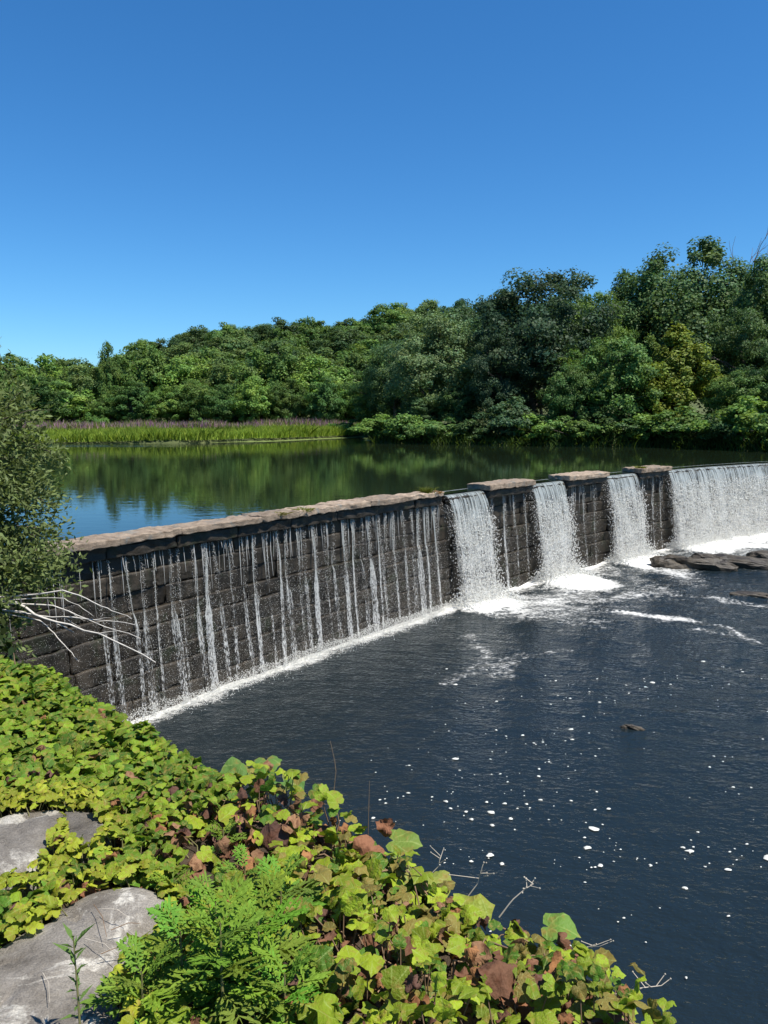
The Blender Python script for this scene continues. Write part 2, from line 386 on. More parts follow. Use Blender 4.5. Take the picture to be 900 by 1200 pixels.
# gaps in the crest where the water pours over (image columns of the lip), and the coping pieces between them
GAPS = [(521, 566), (619, 659), (707, 744), (780, 1110)]
GS = [(S(a, LIP), S(b, LIP)) for a, b in GAPS]
GS[3] = (GS[3][0], s_of_X(33.0))

# river surface
cx = np.concatenate([np.linspace(-11, 34, 260), np.linspace(34.5, 70, 24)]); ty = 1 - (1 - np.linspace(0, 1, 250)) ** 1.0
CX, TY = np.meshgrid(cx, ty)
YT = damY(np.minimum(CX, 34.0)) + 0.3
RY = -45 + (TY ** 0.55) * (YT + 45)
RX = CX + np.clip(YT - RY - 4, 0, 60) * 0.0
dist = np.full(RX.shape, 0.0)
slope = 2 * A2 * np.minimum(RX, 34) + A1
dist = (damY(np.minimum(RX, 34.0)) - RY) / np.sqrt(1 + slope ** 2)              # metres downstream of the wall
sfoot = np.interp(RX + 0.68 * dist * -1.0, _xs, _arc)                            # arc position of the wall straight upstream
fallw = np.zeros_like(RX)
for k, (a, b) in enumerate(GS):
    fallw = np.maximum(fallw, sstep(a - 0.7, a + 0.3, sfoot) * (1 - sstep(b - 0.3, b + 0.9, sfoot)))
wn = fbm(RX * 0.55, RY * 0.55, 21); wn2 = fbm(RX * 1.3 + 4, RY * 1.3, 33)
reach = 0.65 + 2.6 * fallw * (0.55 + 0.9 * wn)
foam = 0.85 * np.exp(-np.clip(dist - 0.35, 0, 99) / (0.33 * reach)) * (0.35 + 0.65 * np.maximum(fallw, sstep(0, 0.6, wn2)))
foam = np.maximum(foam, (0.36 + 0.30 * wn2) * (1 - sstep(0.2, 1.7, dist + 0.6 * (wn - 0.5))))
foam = np.maximum(foam, fallw * 0.78 * (1 - sstep(1.2, 4.2, dist + 2.4 * (wn - 0.5))))
foam = np.maximum(foam, (0.37 + 0.45 * (wn - 0.5)) * (1 - sstep(1.5, 12.0, dist)) * sstep(S(470), S(560), sfoot))
def streak(pts, wd, amp):
    global foam
    P = [unproj(a, b, 0.0) for a, b in pts]; best = np.full(RX.shape, 99.0)
    for p, q in zip(P[:-1], P[1:]):
        dx, dy = q.x - p.x, q.y - p.y; t = np.clip(((RX - p.x) * dx + (RY - p.y) * dy) / (dx * dx + dy * dy), 0, 1)
        best = np.minimum(best, np.hypot(RX - p.x - t * dx, RY - p.y - t * dy))
    best = best + 1.0 * (wn - 0.5)
    foam = np.maximum(foam, amp * np.exp(-(best / wd) ** 2))
streak([(725, 716), (790, 725), (850, 735), (905, 760)], 0.42, 0.50)
streak([(820, 737), (870, 748), (920, 775)], 0.35, 0.46)
streak([(520, 800), (560, 782), (610, 770), (660, 762)], 0.30, 0.34)
streak([(545, 745), (570, 765), (590, 790)], 0.7, 0.34)
streak([(640, 700), (700, 705), (760, 695), (830, 700), (905, 712)], 0.5, 0.40)
streak([(600, 700), (640, 712), (700, 730)], 0.5, 0.40)
streak([(780, 640), (850, 640), (930, 640)], 1.0, 0.75)
foam = np.where(dist < 11, foam, foam * 0.3)
chop = np.clip(0.10 + 0.9 * np.exp(-np.clip(dist, 0, 99) / 5.0) * (0.2 + 0.8 * sstep(S(430), S(600), sfoot)) + 0.40 * sstep(1, 12, RX), 0, 1)
zz = 0.05 * (fbm(RX * 0.8, RY * 1.1, 51) - 0.5) + chop * 0.20 * (fbm(RX * 1.4, RY * 1.7, 61, 3) - 0.5) + 0.18 * fallw * np.exp(-((dist - 1.0) / 0.9) ** 2)
V = np.stack([RX, RY, zz], -1).reshape(-1, 3); nx = len(cx)
ii = np.arange(len(ty) - 1)[:, None] * nx; jj = np.arange(nx - 1)[None]
Q = np.stack([ii + jj, ii + jj + 1, ii + nx + jj + 1, ii + nx + jj], -1).reshape(-1, 4)
tag(link('river_water', mesh('river_water', V, Q, smooth=True, attrs={'foam': foam.ravel(), 'chop': chop.ravel()}), M_RIVER), kind='structure')

# ------------------------------------------------------------------ near bank
EDGE_PX = [(790, 1300), (728, 1215), (650, 1140), (530, 1076), (455, 1030), (385, 992), (335, 955), (250, 930), (195, 892), (125, 858), (57, 806), (0, 786)]
EP = [unproj(a, b, 5.02) for a, b in EDGE_PX]
EDGE = [(3.2, -30), (2.2, -8), (1.35, 0.0)] + [(p.x, p.y) for p in EP] + [(-3.7, 6.4), (-4.9, 9.3), (-6.9, 12.6), (-8.3, 14.8), (-9, 15.4), (-60, 15.4)]
EDGE = np.array(EDGE)
def edge_sd(X, Y):
    best = np.full(np.shape(X), 1e9); sgn = np.ones(np.shape(X))
    for (x0, y0), (x1, y1) in zip(EDGE[:-1], EDGE[1:]):
        dx, dy = x1 - x0, y1 - y0; t = np.clip(((X - x0) * dx + (Y - y0) * dy) / (dx * dx + dy * dy), 0, 1)
        d = np.hypot(X - x0 - t * dx, Y - y0 - t * dy); cr = dx * (Y - y0) - dy * (X - x0)
        m = d < best; best = np.where(m, d, best); sgn = np.where(m, np.sign(cr), sgn)
    return best * np.where(sgn == 0, 1, sgn)
def bank_h(X, Y):
    X = np.asarray(X, float); Y = np.asarray(Y, float)
    s = edge_sd(X, Y)
    top = 5.03 - 1.05 * sstep(4.8, 8.5, Y) + 0.10 * sstep(0.2, 1.5, s) + 0.09 * (fbm(X * 1.7, Y * 1.7, 71) - 0.5)
    top = top + 0.35 * sstep(9, 16, Y) * sstep(0.2, 3, s)
    return np.where(s >= 0, top, top - (1.25 + 4.0 * sstep(5.0, 6.5, Y)) * (-s) - 0.9 * sstep(0, 0.5, -s) * 0.6)
bx = np.concatenate([np.arange(-60, -8, 1.5), np.arange(-8, 4.2, 0.13), np.arange(4.4, 9, 0.6)]); by = np.concatenate([np.arange(-40, -1, 1.5), np.arange(-1, 10, 0.13), np.arange(10, 19, 0.4)])
BX, BY = np.meshgrid(bx, by); BZ = np.maximum(bank_h(BX, BY), -1.2)
BZ = np.where(BY > damY(np.maximum(BX, -11)) - 0.2, np.where(BX > -8.6, -1.2, BZ), BZ)
nx = len(bx); ii = np.arange(len(by) - 1)[:, None] * nx; jj = np.arange(nx - 1)[None]
Q = np.stack([ii + jj, ii + jj + 1, ii + nx + jj + 1, ii + nx + jj], -1).reshape(-1, 4)
tag(link('bank_ground', mesh('bank_ground', np.stack([BX, BY, BZ], -1).reshape(-1, 3), Q, smooth=True), M_SOIL), kind='structure')

# ------------------------------------------------------------------ dam
def noisy_box(lx, ly, lz, seed, nxs=8, amp=0.02, bev=0.03):
    """box [-lx/2,lx/2]x[-ly/2,ly/2]x[0,lz] with a rounded, uneven skin"""
    rg = np.random.default_rng(seed); import bmesh
    bm = bmesh.new(); bmesh.ops.create_cube(bm, size=1.0)
    bmesh.ops.subdivide_edges(bm, edges=bm.edges[:], cuts=nxs, use_grid_fill=True)
    me = bpy.data.meshes.new('b'); bm.to_mesh(me); bm.free()
    v = np.empty(len(me.vertices) * 3, np.float32); me.vertices.foreach_get('co', v); v = v.reshape(-1, 3)
    q = np.array([p.vertices[:] for p in me.polygons]); bpy.data.meshes.remove(me)
    dim = np.array([lx, ly, lz]); p = v * dim
    inner = dim / 2 - bev; c = np.clip(p, -inner, inner); d = p - c; l = np.linalg.norm(d, axis=1, keepdims=True)
    p = np.where(l > 1e-6, c + d / np.maximum(l, 1e-6) * np.minimum(l, bev), p)
    o = rg.uniform(0, 50, 3)
    f = lambda k, a, b: fbm(p[:, a] * k + o[0] + p[:, 2] * 1.7, p[:, b] * k + o[1] + p[:, 0] * 0.9, seed, 3) - 0.5
    p = p + amp * 2 * np.stack([f(5, 1, 2), f(5.3, 0, 2), f(4.7, 0, 1)], -1)
    p[:, 2] += lz / 2
    return p, q

dam = empty('stone_dam', (0, damY(0), 0))
tag(dam, 'long curved stone dam with dark wet block face and weathered coping', 'dam')
DOFF = Vector((0, -damY(0), 0))
s0, s1 = s_of_X(-11.0), s_of_X(33.5)
SETB = -0.10                                                         # upper courses stand back from the lower ones
# solid core behind the facing blocks
ss = np.linspace(s0, s1, 160); prof = [(-0.06, -0.9), (-0.06, 2.35), (-0.20, 2.45), (-0.20, 3.70), (-1.1, 3.70), (-1.3, -0.9)]
V = np.array([[*dam_pt(s, o, z)] for s in ss for (o, z) in prof]); V[:, 1] -= damY(0)
m_ = len(prof); ii = np.arange(len(ss) - 1)[:, None] * m_; jj = np.arange(m_)[None]; kk = (jj + 1) % m_
Q = np.stack([ii + jj, ii + kk, ii + m_ + kk, ii + m_ + jj], -1).reshape(-1, 4)
link('core', mesh('core', V, Q), M_WALL, dam)
# facing blocks, a few meshes shared by all
BL = []
for k in range(7):
    p, q = noisy_box(1.0, 0.36, 0.5, 300 + k, 9, 0.034, 0.022); BL.append(mesh('stone_block', p, q, smooth=True)); BL[-1].materials.append(M_WALL)
courses = [(0.0 - 0.12, 0.55), (0.43, 0.57), (1.00, 0.40), (1.40, 0.58), (1.98, 0.40), (2.38, 0.46), (2.84, 0.44), (3.28, 0.40)]
rb = random.Random(3); sA, sB = s_of_X(-8.3), s_of_X(27.0)
for ci, (z0, hh) in enumerate(courses):
    s = sA - rb.uniform(0, 1.0)
    while s < sB:
        ln = rb.uniform(0.75, 2.1) * (1.0 + 0.022 * (s - sA))
        P, t, nr = dam_frame(X_of_s(s + ln / 2))
        off = -0.12 + rb.uniform(-0.03, 0.035) + (SETB if ci >= 5 else 0.0) + 0.045 * (4 - ci if ci < 5 else 0)
        P = P + nr * off + DOFF
        link('stone_block', rb.choice(BL), None, dam, (P.x, P.y, z0 + 0.008), (0, 0, math.atan2(t.y, t.x) + (math.pi if rb.random() < 0.0 else 0)), ((ln - 0.006), 1.0, (hh - 0.004) / 0.5))
        s += ln
# coping pieces on the crest
def coping(sa, sb, z0, z1, off, dep, seed, name='coping_stone', mat=M_CAP):
    ln = sb - sa; P, t, nr = dam_frame(X_of_s((sa + sb) / 2))
    p, q = noisy_box(ln, dep, z1 - z0, seed, 22, 0.042, 0.03)
    me = mesh(name, p, q, smooth=True); P = P + nr * off + DOFF
    return link(name, me, mat, dam, (P.x, P.y, z0), (rb.uniform(-.02, .02), 0, math.atan2(t.y, t.x)))
s = s_of_X(-9.3); send = S(514, CAPTOP); k = 0
while s < send - 0.3:
    ln = min(rb.uniform(1.3, 2.6), send - s)
    if send - s - ln < 0.6: ln = send - s
    coping(s + 0.006, s + ln - 0.006, 3.99, CAPTOP - 0.01 + rb.uniform(-0.015, 0.02), -0.14 + rb.uniform(-0.03, 0.03), 0.85, 500 + k); s += ln; k += 1
for k, (a, b) in enumerate([(566, 618), (660, 706), (745, 779)]):
    sa, sb = S(a, CAPTOP), S(b, CAPTOP)
    coping(sa, sb, 3.705, 3.98, -0.20, 0.95, 540 + k, 'pier_stone', M_WALL)
    c = coping(sa - 0.05, sb + 0.05, 3.985, 4.20, -0.16, 1.1, 550 + k); 
s = s_of_X(-9.3); k = 0
while s < send - 0.05:
    ln = min(1.9, send - s); coping(s + 0.01, s + ln - 0.01, 3.705, 3.985, -0.24, 0.8, 600 + k, 'bed_stone', M_WALL); s += ln; k += 1
# lip stones under the pouring water
for k, (a, b) in enumerate(GS):
    s = a
    while s < b - 0.05:
        ln = min(2.0, b - s); coping(s + 0.01, s + ln - 0.01, 3.705, 3.88, -0.30, 0.9, 570 + k, 'lip_stone', M_WALL); s += ln

# ------------------------------------------------------------------ water over the dam
def octa(C, rx, rz, rg):
    """small elongated drops; C (n,3)"""
    n = len(C); d = norm(rg.normal(size=(n, 3)) * [0.35, 0.35, 0.1] + [0, 0, 1.0]); a = norm(np.cross(d, rg.normal(size=(n, 3)))); b = np.cross(d, a)
    rx = np.broadcast_to(rx, n)[:, None]; rz = np.broadcast_to(rz, n)[:, None]
    V = np.stack([C + d * rz, C + a * rx, C + b * rx, C - a * rx, C - b * rx, C - d * rz * 0.8], 1)
    f = np.array([[0, 1, 2], [0, 2, 3], [0, 3, 4], [0, 4, 1], [5, 2, 1], [5, 3, 2], [5, 4, 3], [5, 1, 4]])
    return V.reshape(-1, 3), (np.arange(n)[:, None, None] * 6 + f[None]).reshape(-1, 3)

def fall_path(v0, z0, q, off0):
    """q in 0..1 time fraction; -> outward offset, height"""
    T = math.sqrt(2 * z0 / 9.81); t = q * T
    return off0 + v0 * t, z0 - 4.905 * t * t

def curtain(parent, sa, sb, v0, mat, name, org, dz=0.0, seed=0, spread=0.10):
    nu = max(6, int((sb - sa) / 0.10)); us = np.linspace(0, 1, nu + 1)
    vs_ = []; uvs = []
    rows = [(-0.75, POND + 0.004), (-0.35, POND - 0.01), (-0.02, 3.955)]
    qs = np.linspace(0, 1, 26)[1:]
    for r in range(len(rows) + len(qs)):
        for u in us:
            s = sa + (sb - sa) * u; X = X_of_s(s); P, t, nr = dam_frame(X)
            wob = 0.10 * (vnoise(np.array(s * 2.2), np.array(3.0), seed) - 0.5) + 0.06 * (vnoise(np.array(s * 6.0), np.array(9.0), seed) - 0.5)
            if r < len(rows): o, z = rows[r]; dn = 0.0; lat = 0
            else:
                q = qs[r - len(rows)]; o, z = fall_path(v0 + wob * 1.6, 3.955, q, 0.0 + dz); dn = 3.955 - z
                ed = (u - 0.5) * 2; lat = -spread * math.copysign(abs(ed) ** 3, ed) * q * (0.4 + 1.2 * float(vnoise(np.array(q * 7.0 + ed), np.array(1.0 + ed), seed)))
            p = P + nr * o + t * lat; vs_.append((p.x - org.x, p.y - org.y, z - org.z)); uvs.append((s, dn))
    nn = nu + 1; nr_ = len(rows) + len(qs)
    ii = np.arange(nr_ - 1)[:, None] * nn; jj = np.arange(nu)[None]
    Q = np.stack([ii + jj, ii + nn + jj, ii + nn + jj + 1, ii + jj + 1], -1).reshape(-1, 4)
    return link(name, mesh(name, np.array(vs_), Q, uv=np.array(uvs), smooth=True), mat, parent)

def drops(parent, sa, sb, v0, n, name, org, seed, r=(0.006, 0.015), qmin=0.25, jitter=0.12):
    rg = np.random.default_rng(seed); u = rg.random(n); q = qmin + (1 - qmin) * rg.random(n) ** 0.75
    s = sa + (sb - sa) * u; X = np.interp(s, _arc, _xs); Y = damY(X); sl = 2 * A2 * X + A1; hl = np.sqrt(1 + sl * sl)
    o, z = fall_path(v0 * rg.uniform(0.75, 1.25, n), 3.95, q, 0.0)
    o = o + jitter * rg.normal(size=n) * q + 0.03; lat = rg.normal(size=n) * 0.05
    C = np.stack([X + sl / hl * o + lat, Y - o / hl, np.maximum(z + 0.15 * rg.normal(size=n), 0.05)], -1) - np.array(org)
    rr = rg.uniform(*r, n) * (0.7 + 0.02 * Y)
    V, Fc = octa(C, rr, rr * rg.uniform(1.2, 3.0, n), rg)
    o_ = link(name, mesh(name, V, Fc), M_DROP, parent); o_['kind'] = 'stuff'; return o_

FL = ['white water curtain falling between the long coping and the first capped pier',
      'white water curtain falling between two capped piers in the middle of the dam',
      'narrow white water curtain falling beside the pier with the mossy cap',
      'broad white water curtain pouring over the long open crest beyond the last pier']
for k, (a, b) in enumerate(GS):
    org = dam_pt((a + b) / 2, 0.8, 0.0); r_ = empty('waterfall', org); tag(r_, FL[k], 'waterfall', 'water curtains on the dam')
    curtain(r_, a + 0.02, b - 0.02, 0.95, M_FALL, 'front_sheet', org, 0.0, 40 + k, 0.22)
    curtain(r_, a + 0.10, b - 0.10, 0.72, M_FALL2, 'back_sheet', org, -0.02, 60 + k, 0.2)
    ln = min(b, s_of_X(27)) - a
    drops(r_, a - 0.05, a + ln + 0.05, 0.95, int(1900 * ln), 'droplets', org, 80 + k, qmin=0.42)
    drops(r_, a - 0.45, a + 0.25, 1.0, 650, 'droplets', org, 90 + k, r=(0.003, 0.009), qmin=0.2)

FRONT = lambda z: np.where(np.asarray(z) < 2.4, 0.10 + 0.10 * (2.4 - np.asarray(z)), 0.0)        # how far the stepped face stands out at height z
TR = [(112, .5), (124, .45), (146, .35), (163, .8), (176, .4), (197, .9), (206, .6), (222, .5), (237, 1.6), (247, .5), (268, .7), (281, .4), (294, 1.0), (309, .5), (322, 1.0), (332, .7), (345, .6),
      (353, .9), (364, 1.3), (377, .5), (388, .6), (401, 1.5), (411, 1.0), (422, .6), (431, 1.2), (441, 1.0), (449, 0.8), (458, 1.2), (469, .9), (479, .8), (488, 2.2), (498, 1.6), (507, 1.4),
      (575, .8), (588, 1.2), (600, .8), (612, .7), (670, .8), (682, .7), (694, .9), (752, .9), (764, .8), (772, .8)]
for k, (px, wd) in enumerate(TR):
    rg = np.random.default_rng(700 + k); z0 = 3.68; s = S(px, z0); pier = px > 520
    org = dam_pt(s, 0.2, 0.0); wid = 0.065 * wd + 0.012
    vs_ = []; uvs = []; rows = 30; slack = rg.uniform(0.02, 0.30); fanw = rg.choice([0.3, 1.2, 2.6]); slant = rg.normal() * 0.07
    for r in range(rows):
        q = r / (rows - 1); o, z = fall_path(slack + 0.10, z0, q, -0.02)
        fan = 0.75 + (fanw * sstep(1.30, 1.75, 3.68 - z) * rg.uniform(0.6, 1.3) if not pier else 0.8 * q); mid = (0.02 + 0.02 * (k % 3)) * math.sin(k * 1.7 + (4 + k % 4) * q) + slant * (1 - math.exp(-3 * q))
        o = max(o, float(FRONT(z)) + 0.02 + 0.02 * rg.random())
        for e in (-1, -0.33, 0.33, 1):
            p = dam_pt(s + e * wid * 0.5 * float(fan) + mid, o + 0.02 * (1 - abs(e)), z); vs_.append(tuple(p - org)); uvs.append((e * wid * 0.5 * float(fan) + k * 3.7, 3.68 - z + 0.05))
    ii = np.arange(rows - 1)[:, None] * 4; jj = np.arange(3)[None]
    Q = np.stack([ii + jj, ii + 4 + jj, ii + 5 + jj, ii + jj + 1], -1).reshape(-1, 4)
    t_ = empty('water_trickle', org)
    if pier: tag(t_, 'thin water trickle running down the dark face of a capped pier', 'trickle', 'trickles on the capped piers')
    elif wd > 1.4: tag(t_, 'strong white water trickle dropping from under the long weathered coping', 'trickle', 'strong trickles under the long coping')
    elif wd > 0.95: tag(t_, 'thin steady white trickle dropping from under the long weathered coping', 'trickle', 'steady trickles under the long coping')
    else: tag(t_, 'faint broken trickle dripping from under the long weathered coping', 'trickle', 'faint trickles under the long coping')
    link('stream', mesh('stream', np.array(vs_), Q, uv=np.array(uvs), smooth=True), M_TRICK if wd > 0.95 else M_TRICK2, t_)
    n = int(520 * wd * rg.uniform(0.4, 1.6) + 60); q = rg.random(n) ** 0.7; o, z = fall_path((slack + .1) * rg.uniform(0.6, 1.5, n), z0, q, 0.0)
    lat = rg.normal(size=n) * (wid * 0.4 + 0.085 * (z < 2.35) * (0.4 + fanw)); P, tv, nr = dam_frame(X_of_s(s))
    o = np.maximum(o, FRONT(z)) + 0.04 * np.abs(rg.normal(size=n))
    C = np.array(P)[None] + np.array(tv)[None] * lat[:, None] + np.array(nr)[None] * o[:, None]; C[:, 2] = np.maximum(z, 0.04); C = C - np.array(org)
    rr = rg.uniform(0.002, 0.0058, n) * (0.6 + 0.02 * P.y); V, Fc = octa(C, rr, rr * rg.uniform(1.5, 4, n), rg)
    d_ = link('droplets', mesh('droplets', V, Fc), M_DROP, t_); d_['kind'] = 'stuff'

# hairline threads of seepage just under the coping
rg = np.random.default_rng(812); mb = MB()
for k in range(150):
    s = rg.uniform(s_of_X(-7.4), S(516)) if k < 120 else rg.choice([rg.uniform(S(568), S(616)), rg.uniform(S(662), S(704)), rg.uniform(S(747), S(777))])
    z1 = 3.9 - rg.uniform(0, 0.15); z2 = z1 - rg.uniform(0.3, 1.45); o = rg.uniform(-0.02, 0.10); w_ = rg.uniform(0.003, 0.009)
    a, b, c = dam_pt(s, o, z1), dam_pt(s + rg.normal() * 0.01, o + 0.03, (z1 + z2) / 2), dam_pt(s + rg.normal() * 0.015, o + 0.06, z2)
    mb.tube([tuple(a), tuple(b), tuple(c)], [w_ * 0.6, w_, w_ * 0.4], 4)
tag(link('seeping_threads', mb.mesh('seeping_threads'), M_DROP), 'hair thin threads of water seeping from under the coping', 'seepage', kind='stuff')
# spray over the lower face and splash along the foot of the wall
def spray(name, sa, sb, n, zmax, omax, seed, r, label):
    rg = np.random.default_rng(seed); s = rg.uniform(sa, sb, n); X = np.interp(s, _arc, _xs); sl = 2 * A2 * X + A1; hl = np.sqrt(1 + sl * sl)
    z = zmax * rg.random(n) ** 1.5 * (0.4 + 1.1 * fbm(s * 1.3, s * 0, seed)) + 0.02; o = FRONT(z) + 0.02 + omax * np.abs(rg.normal(size=n)) * np.exp(-z / zmax)
    C = np.stack([X + sl / hl * o, damY(X) - o / hl, z], -1); rr = rg.uniform(*r, n) * (0.6 + 0.02 * damY(X))
    V, Fc = octa(C, rr, rr * rg.uniform(0.8, 1.8, n), rg)
    tag(link(name, mesh(name, V, Fc), M_DROP), label, 'spray', kind='stuff')
spray('wall_spray', s_of_X(-7.5), S(520), 30000, 2.6, 0.10, 5, (0.0018, 0.0052), 'fine white spray clinging to the lower dam face')
spray('foot_splash', s_of_X(-6.8), S(520), 12000, 0.26, 0.30, 6, (0.005, 0.014), 'low white splash along the foot of the long dam section')
for k, (a, b) in enumerate(GS):
    rg = np.random.default_rng(900 + k); be = min(b, s_of_X(27)); n = int(2000 * (be - a)); s = rg.uniform(a - 0.25, be + 0.4, n)
    X = np.interp(s, _arc, _xs); sl = 2 * A2 * X + A1; hl = np.sqrt(1 + sl * sl)
    o = 0.85 + 0.42 * rg.normal(size=n); z = np.abs(rg.normal(size=n)) * 0.30 * np.exp(-((o - 0.85) / 0.7) ** 2) + 0.02
    C = np.stack([X + sl / hl * o, damY(X) - o / hl, z], -1); rr = rg.uniform(0.008, 0.032, n); V, Fc = octa(C, rr, rr * 1.2, rg)
    tag(link('fall_splash', mesh('fall_splash', V, Fc), M_DROP), ['white splash under the fall beside the long coping', 'white splash under the middle fall', 'white splash under the fall beside the mossy cap', 'white splash under the broad open crest'][k], 'splash', kind='stuff')

# floating foam flecks on the river
rg = np.random.default_rng(77); mb = MB(); cnt = 0
while cnt < 340:
    if rg.random() < 0.75: px, py = 450 + rg.normal() * 60 + rg.random() * 430, 780 + rg.random() * 240
    else: px, py = rg.uniform(440, 960), rg.uniform(760, 1200)
    dcl = fbm(np.array(px * 0.013), np.array(py * 0.02), 5)
    if rg.random() > (float(dcl) * 2.6 - 0.95): continue
    P = unproj(px, py, 0.02)
    if damY(P.x) - P.y < 2.0: continue
    if edge_sd(np.array(P.x), np.array(P.y)) > -1.4: continue
    r = rg.choice([0.009, 0.014, 0.021, 0.034, 0.055], p=[.42, .34, .17, .06, .01]) * rg.uniform(0.8, 1.3)
    a = np.linspace(0, 2 * math.pi, 9)[:-1]; rr = r * rg.uniform(0.6, 1.25, 8); el = rg.uniform(1, 1.9); th = rg.uniform(-0.5, 0.5)
    x = rr * np.cos(a) * el; y = rr * np.sin(a)
    ring = np.stack([x * math.cos(th) - y * math.sin(th) + P.x, x * math.sin(th) + y * math.cos(th) + P.y, np.full(8, 0.015)], -1)
    ring2 = ring.copy(); ring2[:, :2] = np.array(P.xy) + (ring[:, :2] - np.array(P.xy)) * 0.75; ring2[:, 2] = 0.015 + min(0.012, r * 0.4)
    Vv = np.concatenate([ring, ring2, [[P.x, P.y, 0.02 + min(0.015, r * 0.5)]]]); j = np.arange(8); kx = (j + 1) % 8
    mb.add(Vv, np.stack([j, kx, kx + 8, j + 8], -1)); mb.n -= len(Vv); mb.V.pop(); mb.add(Vv, np.stack([j + 8, kx + 8, np.full(8, 16)], -1)); cnt += 1
tag(link('foam_flecks', mb.mesh('foam_flecks'), flat_mat('foam', (0.55, 0.55, 0.50), rough=0.6)), 'small white foam flecks drifting on the dark river', 'foam', kind='stuff')

# ------------------------------------------------------------------ rocks in the river
def rock(name, loc, dims, rz, seed, mat, tilt=(0, 0), amp=0.22, strat=0.0):
    import bmesh
    bm = bmesh.new(); bmesh.ops.create_icosphere(bm, subdivisions=4, radius=1.0)
    me = bpy.data.meshes.new(name); bm.to_mesh(me); bm.free()
    v = np.empty(len(me.vertices) * 3, np.float32); me.vertices.foreach_get('co', v); v = v.reshape(-1, 3).astype(float)
    o = seed * 3.7
    v = np.sign(v) * np.abs(v) ** 0.72                                # blockier than a ball
    n1 = fbm(v[:, 0] * 1.3 + o + v[:, 2], v[:, 1] * 1.3 + o, seed, 5) - 0.5; n2 = fbm(v[:, 0] * 4 + o, v[:, 1] * 4 + v[:, 2] * 3, seed + 9, 4) - 0.5
    v = v * (1 + amp * 2 * n1 + amp * 0.7 * n2)[:, None]
    rd = np.abs(fbm(v[:, 0] * 2.2 + o, v[:, 1] * 3.5 + v[:, 2] * 2 + o, seed + 5, 5) - 0.5); v = v * (1.0 - 0.9 * amp * (0.25 - rd))[:, None]
    if strat: v[:, 2] += strat * (np.floor(3 * v[:, 1] + 2 * n1) / 3 - v[:, 1]) 
    v = v * np.array(dims)
    me.vertices.foreach_set('co', v.astype(np.float32).ravel()); me.update()
    me.materials.append(mat)
    return link(name, me, None, None, loc, (tilt[0], tilt[1], rz))
def rp(px, py): return unproj(px, py, 0.05)
p = rp(812, 664); tag(rock('rock_ledge', (p.x, p.y, 0.12), (1.75, 0.55, 0.42), -0.25, 3, M_ROCKD, (0.0, 0.06), 0.30, 0.45), 'long dark rock ledge with brown flank below the broad fall', 'rock')
p = rp(866, 663); tag(rock('rock_ledge', (p.x, p.y, 0.14), (2.0, 0.5, 0.38), -0.30, 5, M_ROCKD, (0.05, 0.07), 0.30, 0.45), 'dark layered rock slab lying against the long river ledge', 'rock')
p = rp(905, 657); tag(rock('rock_ledge', (p.x, p.y, 0.14), (1.1, 0.45, 0.36), -0.2, 8, M_ROCKD, (0.0, 0.05), 0.24), 'small dark rock hump in the foam behind the ledge', 'rock')
p = rp(878, 696); tag(rock('river_stone', (p.x, p.y, 0.0), (0.75, 0.28, 0.13), -0.15, 9, M_ROCKD, (0, 0), 0.3), 'low wet stone just breaking the river surface', 'rock')
p = rp(742, 851); tag(rock('floating_debris', (p.x, p.y, 0.0), (0.24, 0.075, 0.07), -0.3, 12, M_ROCKD, (0.1, 0.15), 0.5), 'small dark piece of driftwood floating on the river', 'driftwood')

